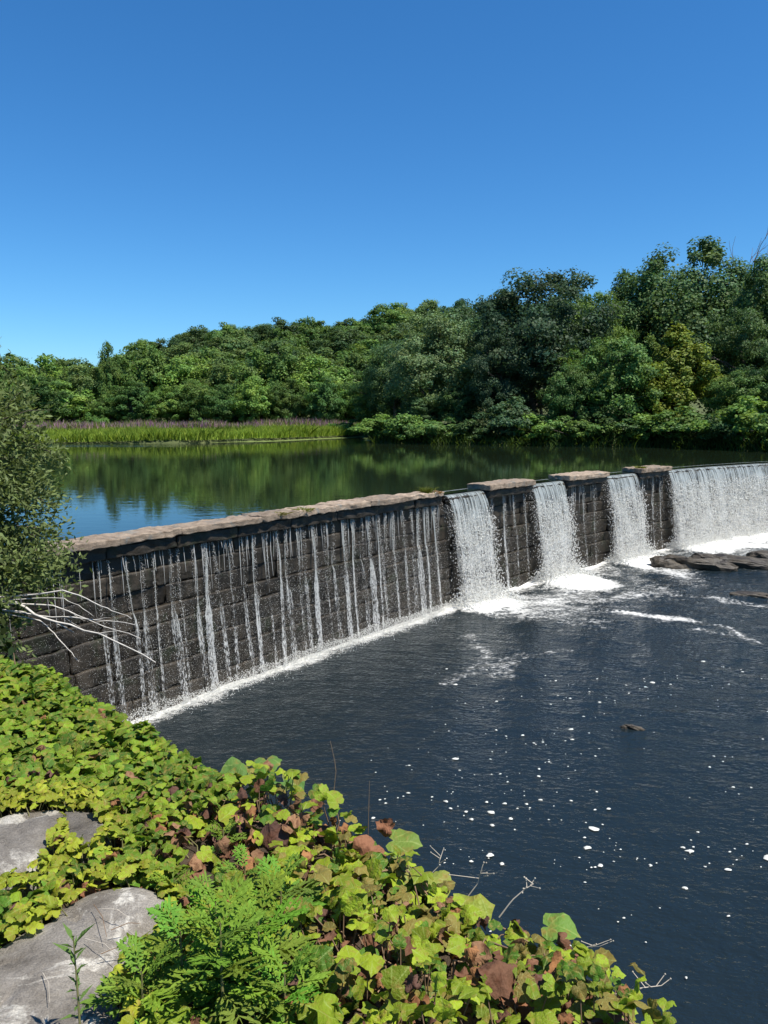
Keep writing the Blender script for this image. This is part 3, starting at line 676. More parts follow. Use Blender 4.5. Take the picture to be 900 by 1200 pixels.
# ------------------------------------------------------------------ trees
def crown_mesh(name, H, W, kind, nclump, per, leaf, seed, low=0.15):
    """leaf faces gathered in clumps inside a crown envelope; returns crown mesh + wood mesh"""
    rg = np.random.default_rng(seed); C = []; RAD = []
    zc = H * (low + 1) / 2; hz = H * (1 - low) / 2
    tries = 0
    while len(C) < nclump and tries < 40000:
        tries += 1
        d = norm(rg.normal(size=3)); rad = rg.random() ** 0.38
        u = d * rad; z = zc + u[2] * hz; f = (z - H * low) / (H * (1 - low))
        if kind == 'round': ww = W / 2
        elif kind == 'cone': ww = W / 2 * (1.15 - 0.85 * f)
        elif kind == 'tall': ww = W / 2 * (0.85 + 0.25 * math.sin(f * 3.0))
        elif kind == 'soft': ww = W / 2 * (1.05 - 0.25 * f)
        else: ww = W / 2
        lb_ = 0.10 if name[:3] in ('far', 'mid') else 0.22
        lob = 1 + lb_ * math.sin(3 * math.atan2(d[1], d[0]) + seed) + 0.12 * math.sin(5 * d[2] * 3 + seed * 2)
        c = np.array([u[0] * ww * lob, u[1] * ww * lob, z])
        if kind == 'shrub' and z < 0.1: continue
        r = H * rg.uniform(0.045, 0.098) * (1.0 if kind != 'cone' else 0.8)
        if kind == 'shrub': r = min(W, H * 2) * rg.uniform(0.08, 0.15)
        if kind == 'tall' and f > 0.75: r *= 0.75
        if name[:3] == 'far': r *= 1.25
        C.append(c); RAD.append(r)
    C = np.array(C); RAD = np.array(RAD)
    n = len(C) * per; ci = np.repeat(np.arange(len(C)), per)
    d = rg.normal(size=(n, 3)); d[:, 2] = d[:, 2] * 0.8 + 0.25; d = norm(d)
    rr = RAD[ci] * rg.uniform(0.55, 1.15, n) * (1 + 0.18 * rg.normal(size=n) * (rg.random(n) < 0.3))
    st = np.array([1.0, 1.0, 0.72]) if kind not in ('cone', 'tall') else np.array([0.85, 0.85, 1.1])
    P = C[ci] + d * rr[:, None] * st
    if kind == 'soft': P[:, 2] -= 0.25 * RAD[ci] * np.abs(rg.normal(size=n))
    cen = np.array([0, 0, zc]); outw = norm((P - cen) / np.array([W / 2, W / 2, hz]))
    nr = norm(d * 0.7 + outw * 0.5 + np.array([0, 0, 0.35]) + 0.55 * rg.normal(size=(n, 3)))
    ax = norm(np.cross(nr, rg.normal(size=(n, 3)))); bx_ = np.cross(nr, ax)
    sz = leaf * rg.uniform(0.6, 1.35, n)[:, None]
    V = np.stack([P + ax * sz, P + bx_ * sz * 0.55 + nr * sz * 0.12, P - ax * sz * 0.8, P - bx_ * sz * 0.55 + nr * sz * 0.12], 1).reshape(-1, 3)
    ct = rg.uniform(0.78, 1.2, len(C))[ci] * rg.uniform(0.75, 1.3, n)
    hue = rg.normal(0, 0.07, n) + rg.normal(0, 0.06, len(C))[ci]
    tint = np.stack([ct * (1 + hue), ct, ct * (1 - hue)], -1)
    me = mesh('crown', V, np.arange(len(V)).reshape(-1, 4), tint=np.repeat(tint, 4, 0)); me.materials.append(M_LEAF)
    mb = MB(); tr = H * 0.017 + 0.03
    if kind != 'shrub':
        zt = np.linspace(-0.3, H * 0.82, 8); wv = np.cumsum(rg.normal(size=(8, 2)) * 0.012 * H, axis=0)
        path = np.stack([wv[:, 0], wv[:, 1], zt], -1); mb.tube(path, tr * np.linspace(1.25, 0.25, 8), 8)
        sel = rg.permutation(len(C))[:min(26, len(C))]
        for i in sel:
            zb = max(0.12 * H, C[i][2] * rg.uniform(0.45, 0.75)); xb = np.array([np.interp(zb, zt, wv[:, 0]), np.interp(zb, zt, wv[:, 1]), zb])
            mid = (xb + C[i]) / 2 + np.array([0, 0, 0.03 * H]); r0 = tr * rg.uniform(0.25, 0.5)
            mb.tube([xb, mid, C[i]], [r0, r0 * 0.6, r0 * 0.2], 5)
    else:
        for i in range(min(9, len(C))):
            b0 = rg.normal(size=3) * W * 0.06; b0[2] = -0.15; mb.tube([b0, (b0 + C[i]) / 2 + [0, 0, 0.1], C[i]], [0.05, 0.035, 0.012], 5)
    wm = mb.mesh('trunk'); wm.materials.append(M_BARK)
    return me, wm

# prototypes: nominal height 1 tree each, scaled when placed
PROTO = {}
def proto(key, H, W, kind, nclump, per, leaf, seed, low=0.15): PROTO[key] = (H, W, *crown_mesh(key, H, W, kind, nclump, per, leaf, seed, low))
proto('round_a', 15, 11, 'round', 180, 204, 0.165, 101, 0.12)
proto('round_b', 15, 11, 'round', 152, 210, 0.165, 102, 0.06)
proto('tall_a', 19, 11, 'tall', 199, 204, 0.17, 103, 0.10)
proto('tall_b', 18, 9.5, 'tall', 171, 204, 0.17, 104, 0.08)
proto('soft_a', 13, 10.5, 'soft', 171, 235, 0.13, 105, 0.04)
proto('cone_a', 10, 8, 'cone', 190, 161, 0.14, 106, 0.03)
proto('feather', 10, 9, 'soft', 171, 186, 0.14, 107, 0.03)
proto('mid_a', 14, 11, 'round', 142, 142, 0.22, 108, 0.05)
proto('mid_b', 13, 10, 'soft', 142, 142, 0.22, 109, 0.04)
proto('mid_c', 14, 10, 'tall', 142, 142, 0.22, 110, 0.04)
proto('far_a', 14, 12, 'round', 114, 117, 0.3, 111, 0.08)
proto('far_b', 13, 11, 'round', 104, 117, 0.3, 112, 0.06)
proto('far_c', 15, 11, 'round', 114, 117, 0.3, 113, 0.06)
proto('shrub_a', 2.6, 4.2, 'shrub', 46, 130, 0.12, 114, 0.0)
proto('shrub_b', 3.4, 4.0, 'shrub', 50, 130, 0.13, 115, 0.0)
proto('shrub_c', 2.2, 3.6, 'shrub', 40, 140, 0.11, 116, 0.0)

G_DARK = (0.050, 0.080, 0.020); G_MID = (0.088, 0.138, 0.024); G_LITE = (0.125, 0.190, 0.030); G_SOFT = (0.115, 0.155, 0.050); G_OLIVE = (0.088, 0.125, 0.028)
rt = random.Random(9)
def plant_tree(key, X, Y, H, W, color, label, group, name='tree', cat='tree', zoff=-0.1, jit=0.12, shrub=False):
    h0, w0, cm, wm = PROTO[key]
    z = float(far_h(np.array(X), np.array(Y))) + zoff
    o = empty(name, (X, Y, z), rt.uniform(0, 6.28), (W / w0, W / w0 * rt.uniform(0.9, 1.1), H / h0)); tag(o, label, cat, group)
    f_ = 1.45 * (1 + rt.uniform(-jit, jit)); c = (color[0] * f_ * 0.90, color[1] * f_ * 0.98, color[2] * f_ * 1.25)
    link('foliage' if shrub else 'crown', cm, None, o, color=c); w_ = link('stems' if shrub else 'trunk', wm, None, o)
    if shrub: w_['kind'] = 'stuff'
    return o
def tree_px(key, px, topy, D, wpx, color, label, group=None, name='tree', cat='tree', jit=0.04, shrub=False):
    X = (px - 450) / F * D; z = float(far_h(np.array(X), np.array(D))); top = HC + (HOR - topy) / F * D
    return plant_tree(key, X, D, max(1.2, top - z + 0.1), wpx / F * D, color, label, group, name, cat, jit=jit, shrub=shrub)

# the right bank, tree by tree
GR = 'trees on the wooded bank beyond the dam'
tree_px('soft_a', 508, 366, 82, 128, G_SOFT, 'soft grey green willow like tree beside the dark tall tree', GR, 'willow_tree')
tree_px('soft_a', 462, 398, 90, 80, (0.062, 0.105, 0.03), 'small rounded grey green tree at the end of the marsh', GR, 'willow_tree')
tree_px('round_a', 622, 322, 79, 150, (0.038, 0.062, 0.024), 'tall very dark green broad tree behind the pale shore bush', GR)
tree_px('round_b', 584, 392, 75, 72, (0.042, 0.068, 0.026), 'dark green tree leaning out in front of the tallest dark tree', GR)
tree_px('feather', 712, 392, 71, 118, (0.085, 0.14, 0.028), 'feathery mid green tree in front of the tall back trees', GR)
tree_px('feather', 668, 425, 70, 70, (0.075, 0.125, 0.027), 'low feathery green tree at the foot of the dark tall tree', GR)
tree_px('cone_a', 788, 388, 71.5, 118, (0.14, 0.165, 0.022), 'yellowish green cone shaped young tree on the wooded bank', GR, 'young_tree')
tree_px('cone_a', 757, 400, 74, 70, (0.085, 0.125, 0.022), 'slim olive green cone shaped tree beside the yellowish one', GR, 'young_tree')
tree_px('tall_a', 800, 290, 92, 150, (0.068, 0.108, 0.030), 'tallest green tree with ragged top over the wooded bank', GR)
tree_px('tall_b', 742, 318, 95, 95, (0.066, 0.106, 0.026), 'tall green tree with pointed tops beside the tallest one', GR)
tree_px('round_b', 690, 345, 88, 80, (0.10, 0.15, 0.026), 'light green rounded tree between dark tree and tall pointed trees', GR)
tree_px('tall_b', 895, 303, 80, 95, (0.07, 0.112, 0.028), 'tall green tree standing beside the bare dead treetop', GR)
tree_px('tall_a', 955, 290, 78, 130, (0.042, 0.08, 0.023), 'tall dark green tree past the bare dead treetop', GR)
tree_px('round_b', 862, 362, 76, 90, (0.066, 0.105, 0.028), 'mid green rounded tree below the bare dead treetop', GR)
tree_px('feather', 868, 432, 66, 92, (0.08, 0.13, 0.027), 'low mid green tree over the bushes past the yellowish tree', GR)
tree_px('round_a', 545, 352, 100, 90, (0.038, 0.068, 0.020), 'dark round tree rising behind the willow like tree', GR)
tree_px('round_b', 655, 338, 104, 90, (0.040, 0.075, 0.020), 'dark round tree peeping over behind the tallest dark tree', GR)
tree_px('tall_b', 850, 330, 104, 80, (0.034, 0.066, 0.022), 'dark bluish tree behind the bare dead treetop', GR)
tree_px('tall_a', 1015, 300, 72, 130, (0.045, 0.085, 0.024), 'tall green tree at the far end of the wooded bank', GR)
tree_px('round_b', 935, 400, 64, 100, (0.05, 0.09, 0.024), 'rounded green tree over the last shore bushes', GR)
tree_px('round_b', 440, 432, 95, 60, (0.06, 0.11, 0.024), 'small bright green tree behind the shore bush by the marsh', GR)
tree_px('feather', 536, 452, 78, 60, (0.05, 0.09, 0.022), 'low dark tree filling the gap beside the willow like tree', GR)
tree_px('feather', 496, 462, 80, 70, (0.06, 0.10, 0.028), 'low grey green tree at the foot of the willow like tree', GR)
# bare dead treetop
mb = MB(); D = 96
rg = np.random.default_rng(4)
zb = HC + (HOR - 400) / F * D
def twig(p, d, l, r, lev):
    q = p + d * l; mb.tube([p, (p + q) / 2 + rg.normal(size=3) * 0.05 * l, q], [r, r * 0.8, r * 0.5], 4)
    if lev:
        for _ in range(3): twig(p + d * l * rg.uniform(0.4, 1.0), norm(d + rg.normal(size=3) * 0.5), l * rg.uniform(0.5, 0.75), r * 0.55, lev - 1)
X = (868 - 450) / F * D; zg = float(far_h(np.array(X), np.array(D)))
mb.tube([(0, 0, -0.2), (0.1, 0, 5), (0.0, 0.1, 11)], [0.22, 0.17, 0.12], 7)
for k in range(6): twig(np.array([0, 0.1, 10.0 + k * 0.3]), norm(np.array([rg.normal() * 0.5, rg.normal() * 0.4, 1.0])), 4.0, 0.07, 2)
o = empty('dead_tree', (X, D, zg), 0, (1.3, 1.3, 1.34)); tag(o, 'leafless grey dead treetop showing between green crowns', 'tree'); link('trunk', mb.mesh('trunk'), M_DRYDK, o)

# shore bushes
GB = 'bushes along the pond shore'
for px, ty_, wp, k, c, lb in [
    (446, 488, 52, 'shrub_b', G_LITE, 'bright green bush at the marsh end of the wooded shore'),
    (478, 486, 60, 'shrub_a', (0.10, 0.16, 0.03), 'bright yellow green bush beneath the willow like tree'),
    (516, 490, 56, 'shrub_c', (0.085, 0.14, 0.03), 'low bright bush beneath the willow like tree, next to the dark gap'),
    (556, 492, 50, 'shrub_a', G_DARK, 'very dark green low bush beside the tall dark tree'),
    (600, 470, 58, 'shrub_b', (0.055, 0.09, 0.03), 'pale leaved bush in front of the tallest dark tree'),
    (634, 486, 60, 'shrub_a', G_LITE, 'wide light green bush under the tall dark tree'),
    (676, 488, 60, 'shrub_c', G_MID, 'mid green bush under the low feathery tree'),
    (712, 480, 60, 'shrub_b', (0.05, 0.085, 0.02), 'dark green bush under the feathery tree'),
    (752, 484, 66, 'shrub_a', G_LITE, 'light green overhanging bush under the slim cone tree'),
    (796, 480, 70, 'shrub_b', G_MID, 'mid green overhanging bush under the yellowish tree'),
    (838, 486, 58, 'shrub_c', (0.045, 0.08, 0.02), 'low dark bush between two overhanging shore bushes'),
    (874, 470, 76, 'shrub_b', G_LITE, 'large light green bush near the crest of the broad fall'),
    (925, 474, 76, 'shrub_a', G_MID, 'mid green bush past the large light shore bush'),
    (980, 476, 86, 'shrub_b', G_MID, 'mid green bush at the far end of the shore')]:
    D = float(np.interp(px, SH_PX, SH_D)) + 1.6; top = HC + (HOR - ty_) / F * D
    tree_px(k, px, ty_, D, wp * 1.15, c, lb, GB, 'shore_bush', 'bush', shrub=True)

# trees behind the marsh and on the ridge
GM = 'trees behind the marsh'; GH = 'trees on the wooded ridge'
tops = [(-160, 415), (-110, 410), (-60, 412), (-15, 412), (20, 412), (58, 420), (98, 420), (134, 400), (178, 408), (222, 414), (262, 416), (302, 412), (338, 404), (378, 412), (416, 420), (448, 412)]
for k, (px, ty_) in enumerate(tops):
    narrow = px == 134
    tree_px(['mid_a', 'mid_b', 'mid_c'][k % 3], px, ty_ + (0 if narrow else rt.uniform(-3, 5)), 122 + rt.uniform(-4, 6), 38 if narrow else rt.uniform(62, 84), [G_MID, G_LITE, G_OLIVE, G_MID][k % 4],
            'slim tree rising above the row behind the marsh' if narrow else ['mid green', 'bright green', 'olive green', 'mid green'][k % 4] + ' rounded tree in the row behind the marsh', None if narrow else ['mid green', 'bright green', 'olive green', 'mid green'][k % 4] + ' trees behind the marsh', jit=0.15)
for k, px in enumerate(range(-130, 450, 36)):
    tree_px(['mid_b', 'feather', 'mid_a'][k % 3], px + rt.uniform(-10, 10), rt.uniform(440, 458), 114 + rt.uniform(-2, 3), rt.uniform(44, 66), [G_LITE, G_MID, (0.06, 0.11, 0.022)][k % 3], ['bright green', 'mid green', 'fresh green'][k % 3] + ' low leafy tree at the back edge of the marsh', ['bright green', 'mid green', 'fresh green'][k % 3] + ' low trees at the back of the marsh', jit=0.2)
for k, (px, ty_, wp, lb) in enumerate([(113, 484, 30, 'small bright round bush standing in the back of the marsh'), (405, 492, 38, 'low green bush at the end of the loosestrife band'), (340, 488, 20, 'tiny bright bush behind the loosestrife'), (240, 490, 22, 'small pale bush behind the middle of the marsh')]):
    tree_px('shrub_c', px, ty_, 104 - (8 if k == 1 else 0), wp, (0.085, 0.15, 0.025), lb, None, 'marsh_bush', 'bush', shrub=True)
for D, n, a, b in ((150, 17, -160, 640), (178, 19, -140, 780), (205, 22, -100, 930), (232, 24, -60, 960), (256, 26, 60, 980), (274, 26, 120, 980)):
    for k in range(n):
        px = a + (b - a) * (k + rt.uniform(0.1, 0.9)) / n; X = (px - 450) / F * D; Yd = D + rt.uniform(-9, 9)
        ky = rt.randrange(3); cn, cc_ = rt.choice([('mid green', G_MID), ('olive green', G_OLIVE), ('dark green', G_DARK), ('deep green', (0.062, 0.098, 0.024))])
        kn = cn + (' tall' if ky == 2 else ' round topped')
        plant_tree(['far_a', 'far_b', 'far_c'][ky], X, Yd, rt.uniform(11.0, 14.0), rt.uniform(11, 15.5), cc_,
                   kn + (' tree on the wooded ridge' if D > 195 else ' tree on the lower slope behind the marsh trees'), kn + (' trees on the ridge' if D > 195 else ' trees on the lower slope'), jit=0.2)
# left bank of the pond, behind the near shrub
for k in range(7):
    Y = 24 + k * 7; X = -16.5 - 0.46 * (Y - 15) - rt.uniform(0, 3)
    plant_tree('mid_b' if k % 2 else 'shrub_b', X, Y, rt.uniform(3, 6) if k % 2 == 0 else 7, 6, G_MID, 'leafy bush on the pond bank behind the near shrub', 'bushes on the near pond bank', 'bank_bush', 'bush', shrub=True)

# ------------------------------------------------------------------ marsh grass and loosestrife
def blades(name, n, pxr, doff, hrange, wd, cols, seed, label, cat, bend=0.25, dens=None):
    rg = np.random.default_rng(seed); px = rg.uniform(*pxr, n); d = np.interp(px, SH_PX, SH_D) + rg.uniform(0, 1, n) ** 1.4 * (doff[1] - doff[0]) + doff[0]
    X = (px - 450) / F * d; Z = far_h(X, d); h = rg.uniform(*hrange, n) * (0.35 + 1.3 * fbm(X * 0.25, d * 0.25, seed)); a = rg.uniform(0, 6.28, n)
    t = np.stack([np.cos(a), np.sin(a), 0 * a], -1); B = np.stack([X, d, Z - 0.05], -1); up = np.stack([rg.normal(size=n) * bend, rg.normal(size=n) * bend, np.ones(n)], -1)
    V = np.stack([B - t * wd, B + t * wd, B + up * (h * 0.6)[:, None] + t * wd * 0.8, B + up * (h)[:, None] * [1.5, 1.5, 1], B + up * (h * 0.6)[:, None] - t * wd * 0.8], 1)
    ci = rg.integers(0, len(cols), n); c = np.array(cols)[ci] * rg.uniform(0.75, 1.25, (n, 1)) * (0.75 + 0.5 * fbm(X * 0.15, d * 0.3, seed + 3))[:, None]
    me = mesh(name, V.reshape(-1, 3), np.arange(n * 5).reshape(-1, 5), tint=np.repeat(c, 5, 0)); me.materials.append(M_LEAF)
    tag(link(name, me, color=(1, 1, 1)), label, cat, kind='stuff')
blades('marsh_grass', 26000, (-60, 428), (0.0, 14), (0.65, 1.1), 0.035, [(0.24, 0.34, 0.04), (0.30, 0.38, 0.05), (0.20, 0.30, 0.04)], 31, 'bright green marsh grass along the pond edge', 'grass')
blades('marsh_undergrowth', 16000, (-60, 428), (10, 34), (0.7, 1.1), 0.05, [(0.12, 0.19, 0.03), (0.15, 0.20, 0.04)], 32, 'tall green marsh plants under the loosestrife', 'grass')
blades('purple_loosestrife', 15000, (-60, 425), (12, 30), (1.0, 1.6), 0.06, [(0.44, 0.21, 0.35), (0.36, 0.23, 0.27), (0.30, 0.25, 0.15), (0.16, 0.20, 0.04), (0.20, 0.24, 0.05)], 33, 'hazy purple loosestrife flowers behind the marsh grass', 'flowers', 0.12)
blades('shore_grass', 7000, (436, 1100), (-0.3, 3), (0.4, 0.9), 0.04, [(0.05, 0.09, 0.015), (0.07, 0.11, 0.02)], 34, 'low grass along the wooded shore', 'grass', 0.4)
# pale green floating weed mat at the marsh point
mb = MB(); rg = np.random.default_rng(8); 
for k in range(900):
    px = rg.uniform(250, 432); D = float(np.interp(px, SH_PX, SH_D)) - rg.random() ** 1.5 * 3.2 * sstep(230, 330, px); X = (px - 450) / F * D; r = rg.uniform(0.1, 0.3); a = np.linspace(0, 6.28, 7)[:-1] + rg.random()
    mb.add(np.stack([X + r * np.cos(a) * 1.3, D + r * np.sin(a), np.full(6, POND + 0.012 + 0.0004 * (k % 12))], -1), np.arange(6)[None])
me = mb.mesh('floating_weed', False); tag(link('floating_weed', me, flat_mat('pond_weed', (0.17, 0.22, 0.06))), 'pale green floating weed at the marsh point', 'pond weed', kind='stuff')

# ------------------------------------------------------------------ near shrub beside the dam, dead branches
rg = np.random.default_rng(15)
shr = empty('willow_shrub', (-5.0, 8.5, 3.85)); tag(shr, 'tall grey green narrow leaved shrub at the end of the dam coping', 'shrub')
ORG = np.array([-5.0, 8.5, 3.85]); cen = np.array([-5.45, 8.6, 5.8]); rad = np.array([1.72, 1.8, 2.2])
mb = MB(); LV = []; LN = []; LD = []; LT = []
nb = 0
while nb < 880:
    d = norm(rg.normal(size=3)); 
    if d[2] < -0.75: continue
    rr = rg.random() ** (0.28 if nb < 620 else 0.7) * rg.uniform(0.86, 1.06); tip = cen + d * rad * rr
    tip[2] += 0.06 * rg.normal()
    if nb < 60:
        root = ORG + rg.normal(size=3) * [0.15, 0.15, 0]; mid = root * 0.45 + tip * 0.55 + np.array([0, 0, 0.35]); 
        mb.tube([root - [0, 0, 0.1], (root + mid) / 2 + [0, 0, 0.1], mid, tip], [0.022, 0.016, 0.010, 0.003], 5)
    # leafy spray along the end of each branch
    dirv = norm(d * [1, 1, 0.55] + [0, 0, -0.1] + rg.normal(size=3) * 0.3); ln = rg.uniform(0.35, 0.7); m = 80
    t = rg.random(m) * 1.0; P = tip - dirv * ln * 0.6 + dirv * (t * ln)[:, None] + np.array([0, 0, -0.22])[None] * (t ** 2 * ln)[:, None] + rg.normal(size=(m, 3)) * 0.07
    if nb < 200: mb.tube([tip - dirv * ln * 0.6, tip + [0, 0, -0.02], tip + dirv * ln * 0.4 + [0, 0, -0.16 * ln]], [0.006, 0.004, 0.002], 4)
    sidev = norm(dirv[None] * 0.6 + rg.normal(size=(m, 3)) * 0.7); nv = norm(np.array([0, 0, 0.9])[None] + 0.3 * d[None] + rg.normal(size=(m, 3)) * 0.6)
    LV.append(P); LD.append(sidev); LN.append(nv); b = rg.uniform(0.8, 1.2); LT.append(np.full(m, b) * rg.uniform(0.7, 1.35, m)); nb += 1
P = np.concatenate(LV); Dv = np.concatenate(LD); Nv = np.concatenate(LN); Tn = np.concatenate(LT); Sd = norm(np.cross(Dv, Nv)); n = len(P)
sl = rg.uniform(0.055, 0.105, n)[:, None]; V = np.stack([P, P + Dv * sl * 0.45 + Sd * sl * 0.19, P + Dv * sl, P + Dv * sl * 0.45 - Sd * sl * 0.19], 1).reshape(-1, 3) - ORG
me = mesh('foliage', V, np.arange(n * 4).reshape(-1, 4), tint=np.repeat(np.stack([Tn, Tn, Tn * 0.95], -1), 4, 0)); me.materials.append(M_LEAF)
link('foliage', me, None, shr, color=(0.135, 0.175, 0.06))
me = mb.mesh('stems'); V2 = None
st_ = link('stems', me, M_BARK, shr, loc=tuple(-ORG)); st_['kind'] = 'stuff'
# low growth below the shrub, its shade painted in as dark leaf colour
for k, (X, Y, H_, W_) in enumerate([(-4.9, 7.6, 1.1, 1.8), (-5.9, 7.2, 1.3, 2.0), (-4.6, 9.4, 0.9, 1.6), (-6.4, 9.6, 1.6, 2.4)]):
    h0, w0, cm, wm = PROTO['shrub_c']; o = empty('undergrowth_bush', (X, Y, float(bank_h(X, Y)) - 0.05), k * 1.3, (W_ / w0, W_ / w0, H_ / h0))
    tag(o, 'leafy undergrowth with shade painted into its dark leaves beneath the narrow leaved shrub', 'bush', 'undergrowth below the near shrub'); link('foliage', cm, None, o, color=(0.035, 0.06, 0.018)); link('stems', wm, None, o)['kind'] = 'stuff'
# bleached dead branches
GD = 'bleached dead branches'
for k, (pts, r, lb) in enumerate([
    ([(20, 705), (45, 722), (75, 730), (110, 742), (150, 757), (183, 776)], 0.017, 'longest bleached dead branch sticking out over the dam foot'),
    ([(40, 722), (80, 722), (120, 727), (157, 731)], 0.012, 'straight bleached dead branch lying level under the shrub'),
    ([(55, 709), (85, 718), (120, 733), (165, 748)], 0.011, 'bleached dead branch slanting above the longest one'),
    ([(80, 692), (105, 704), (130, 715), (155, 724)], 0.010, 'thin bleached dead branch just below the shrub leaves'),
    ([(52, 728), (65, 745), (80, 760), (92, 776)], 0.009, 'short bleached twig hanging down toward the vines'),
    ([(30, 718), (55, 724), (78, 735)], 0.011, 'stubby bleached branch end near the shrub base'),
    ([(70, 700), (95, 712), (110, 722)], 0.006, 'hair thin dead twig between the bleached branches')]):
    path = []
    for j, (a, b) in enumerate(pts): q = unproj(a, b, Y=8.3 - 0.12 * j + 0.1 * (k % 3)); path.append((q.x, q.y, q.z + rt.uniform(-.008, .008)))
    st = np.array(path[0]); path.insert(0, tuple(st * 0.4 + ORG * 0.6 + [0, 0, 0.5]))
    o0 = Vector(path[0]); P = np.array(path) - np.array(o0); tt_ = np.linspace(0, 1, len(P)); fine = np.linspace(0, 1, 14); P = np.stack([np.interp(fine, tt_, P[:, i]) for i in range(3)], -1) + rg.normal(size=(14, 3)) * 0.006
    mb = MB(); mb.tube(P, r * np.linspace(1, 0.3, 14), 6)
    if k < 3:
        for j in (6, 9): mb.tube([P[j], P[j] + [0.12, -0.03, -0.07 + 0.1 * (j % 2)], P[j] + [0.2, -0.05, -0.1 + 0.14 * (j % 2)]], [r * 0.4, r * 0.25, r * 0.1], 4)
    tag(link('dead_branch', mb.mesh('dead_branch'), M_BLEACH, loc=o0), lb, 'branch', GD)

# ------------------------------------------------------------------ boulders on the bank
def inpoly(x, y, poly):
    x = np.asarray(x, float); y = np.asarray(y, float); c = np.zeros(x.shape, bool); n = len(poly)
    for i in range(n):
        x0, y0 = poly[i]; x1, y1 = poly[i - 1]
        c ^= ((y0 > y) != (y1 > y)) & (x < (x1 - x0) * (y - y0) / (y1 - y0 + 1e-9) + x0)
    return c
BA = [(-60, 975), (0, 965), (55, 955), (75, 962), (70, 985), (62, 1000), (45, 1035), (0, 1045), (-60, 1060)]
BA2 = [(78, 958), (110, 960), (128, 985), (112, 1000), (78, 1005), (74, 985)]
BB = [(-80, 1180), (0, 1130), (35, 1112), (70, 1085), (105, 1058), (165, 1050), (203, 1075), (180, 1110), (150, 1140), (125, 1170), (150, 1215), (140, 1300), (-80, 1320)]
def boulder(poly, lift, seed, label, dome=0.10, grow=1.12):
    Q_ = np.array([tuple(unproj(a, b, 5.12))[:2] for a, b in poly]); c = Q_.mean(0); Q_ = c + (Q_ - c) * grow
    per = []                                                            # resample outline
    m = 48; L_ = np.concatenate([[0], np.cumsum(np.linalg.norm(np.diff(np.vstack([Q_, Q_[:1]]), axis=0), axis=1))]); tq = np.linspace(0, L_[-1], m, endpoint=False)
    QQ = np.vstack([Q_, Q_[:1]]); O = np.stack([np.interp(tq, L_, QQ[:, i]) for i in range(2)], -1)
    for _ in range(2): O = (np.roll(O, 1, 0) + O * 2 + np.roll(O, -1, 0)) / 4
    rings = [(1.06, -0.35), (1.03, -0.08), (0.98, 0.45), (0.92, 0.75), (0.8, 0.9), (0.62, 0.97), (0.42, 1.0), (0.2, 1.0)]
    V = []; 
    for f, hgt in rings:
        xy = c + (O - c) * f; nz = 0.07 * (fbm(xy[:, 0] * 4, xy[:, 1] * 4, seed, 5) - 0.5) - 0.05 * np.exp(-(np.abs(fbm(xy[:, 0] * 1.6, xy[:, 1] * 1.6, seed + 8, 3) - 0.5) / 0.02) ** 2) + 0.10 * (fbm(xy[:, 0] * 0.9, xy[:, 1] * 0.9, seed + 4, 2) - 0.5)
        V.append(np.stack([xy[:, 0], xy[:, 1], 5.03 + 0.10 + lift * hgt + nz * max(hgt, 0.3) + (0.0 if hgt > 0 else hgt * 0.5)], -1))
    V.append(np.array([[c[0], c[1], 5.13 + lift]])); V = np.concatenate(V); qs = []
    for r in range(len(rings) - 1):
        i = np.arange(m); k_ = (i + 1) % m; qs.append(np.stack([r * m + i, r * m + k_, (r + 1) * m + k_, (r + 1) * m + i], -1))
    i = np.arange(m); tr_ = np.stack([(len(rings) - 1) * m + i, (len(rings) - 1) * m + (i + 1) % m, np.full(m, len(V) - 1)], -1)
    V = V - np.array([c[0], c[1], 5.0]); me = mesh('boulder', V, [np.concatenate(qs), tr_], smooth=True)
    o = link('boulder', me, M_GRAN, loc=(c[0], c[1], 5.0)); tag(o, label, 'boulder'); return o
boulder(BA + [] , 0.05, 5, 'grey granite boulder wholly bare on top, edged by a creeping strip of vine', grow=1.1)
boulder(BA2, 0.05, 6, 'small grey granite slab beside the creeping strip of vine', grow=1.15)
boulder(BB, 0.07, 7, 'large granite boulder with white patches beside the feathery weeds', grow=1.08)

# ------------------------------------------------------------------ vine leaves
def vine_leaf(seed, curl=1.0, lob=1.0):
    rg = np.random.default_rng(seed)
    half = [(0.0, 0.0), (0.08, -0.14), (0.27, -0.22), (0.45, -0.13), (0.50, 0.02), (0.60, 0.12), (0.58, 0.28), (0.50, 0.38), (0.49, 0.54), (0.36, 0.64), (0.27, 0.78), (0.12, 0.83), (0.0, 0.97)]
    half = [(x * rg.uniform(0.93, 1.07), y + rg.uniform(-.02, .02)) for x, y in half]
    if lob < 1: half = [(x, y) if i % 2 == 0 else (x * 1.06, y) for i, (x, y) in enumerate(half)]
    out = half + [(-x * rg.uniform(0.94, 1.06), y + rg.uniform(-.02, .02)) for x, y in half[-2:0:-1]]
    O = np.array(out); mid = np.array([0, 0.28]) + (O - np.array([0, 0.28])) * 0.5
    XY = np.concatenate([[[0, 0.28]], mid, O]); r2 = (XY[:, 0] ** 2 + (XY[:, 1] - 0.3) ** 2)
    z = 0.10 * np.abs(XY[:, 0]) * curl - 0.34 * curl * r2 + 0.05 * np.sin(XY[:, 0] * 9 + seed) * curl + 0.05 * np.cos(XY[:, 1] * 8 + seed * 2) * curl + rg.normal(size=len(XY)) * 0.018
    V = np.stack([XY[:, 0], XY[:, 1], z], -1); m = len(O); i = np.arange(m); k = (i + 1) % m
    tri = np.stack([np.zeros(m, int), 1 + i, 1 + k], -1); quad = np.stack([1 + i, 1 + m + i, 1 + m + k, 1 + k], -1)
    return V, tri, quad, XY
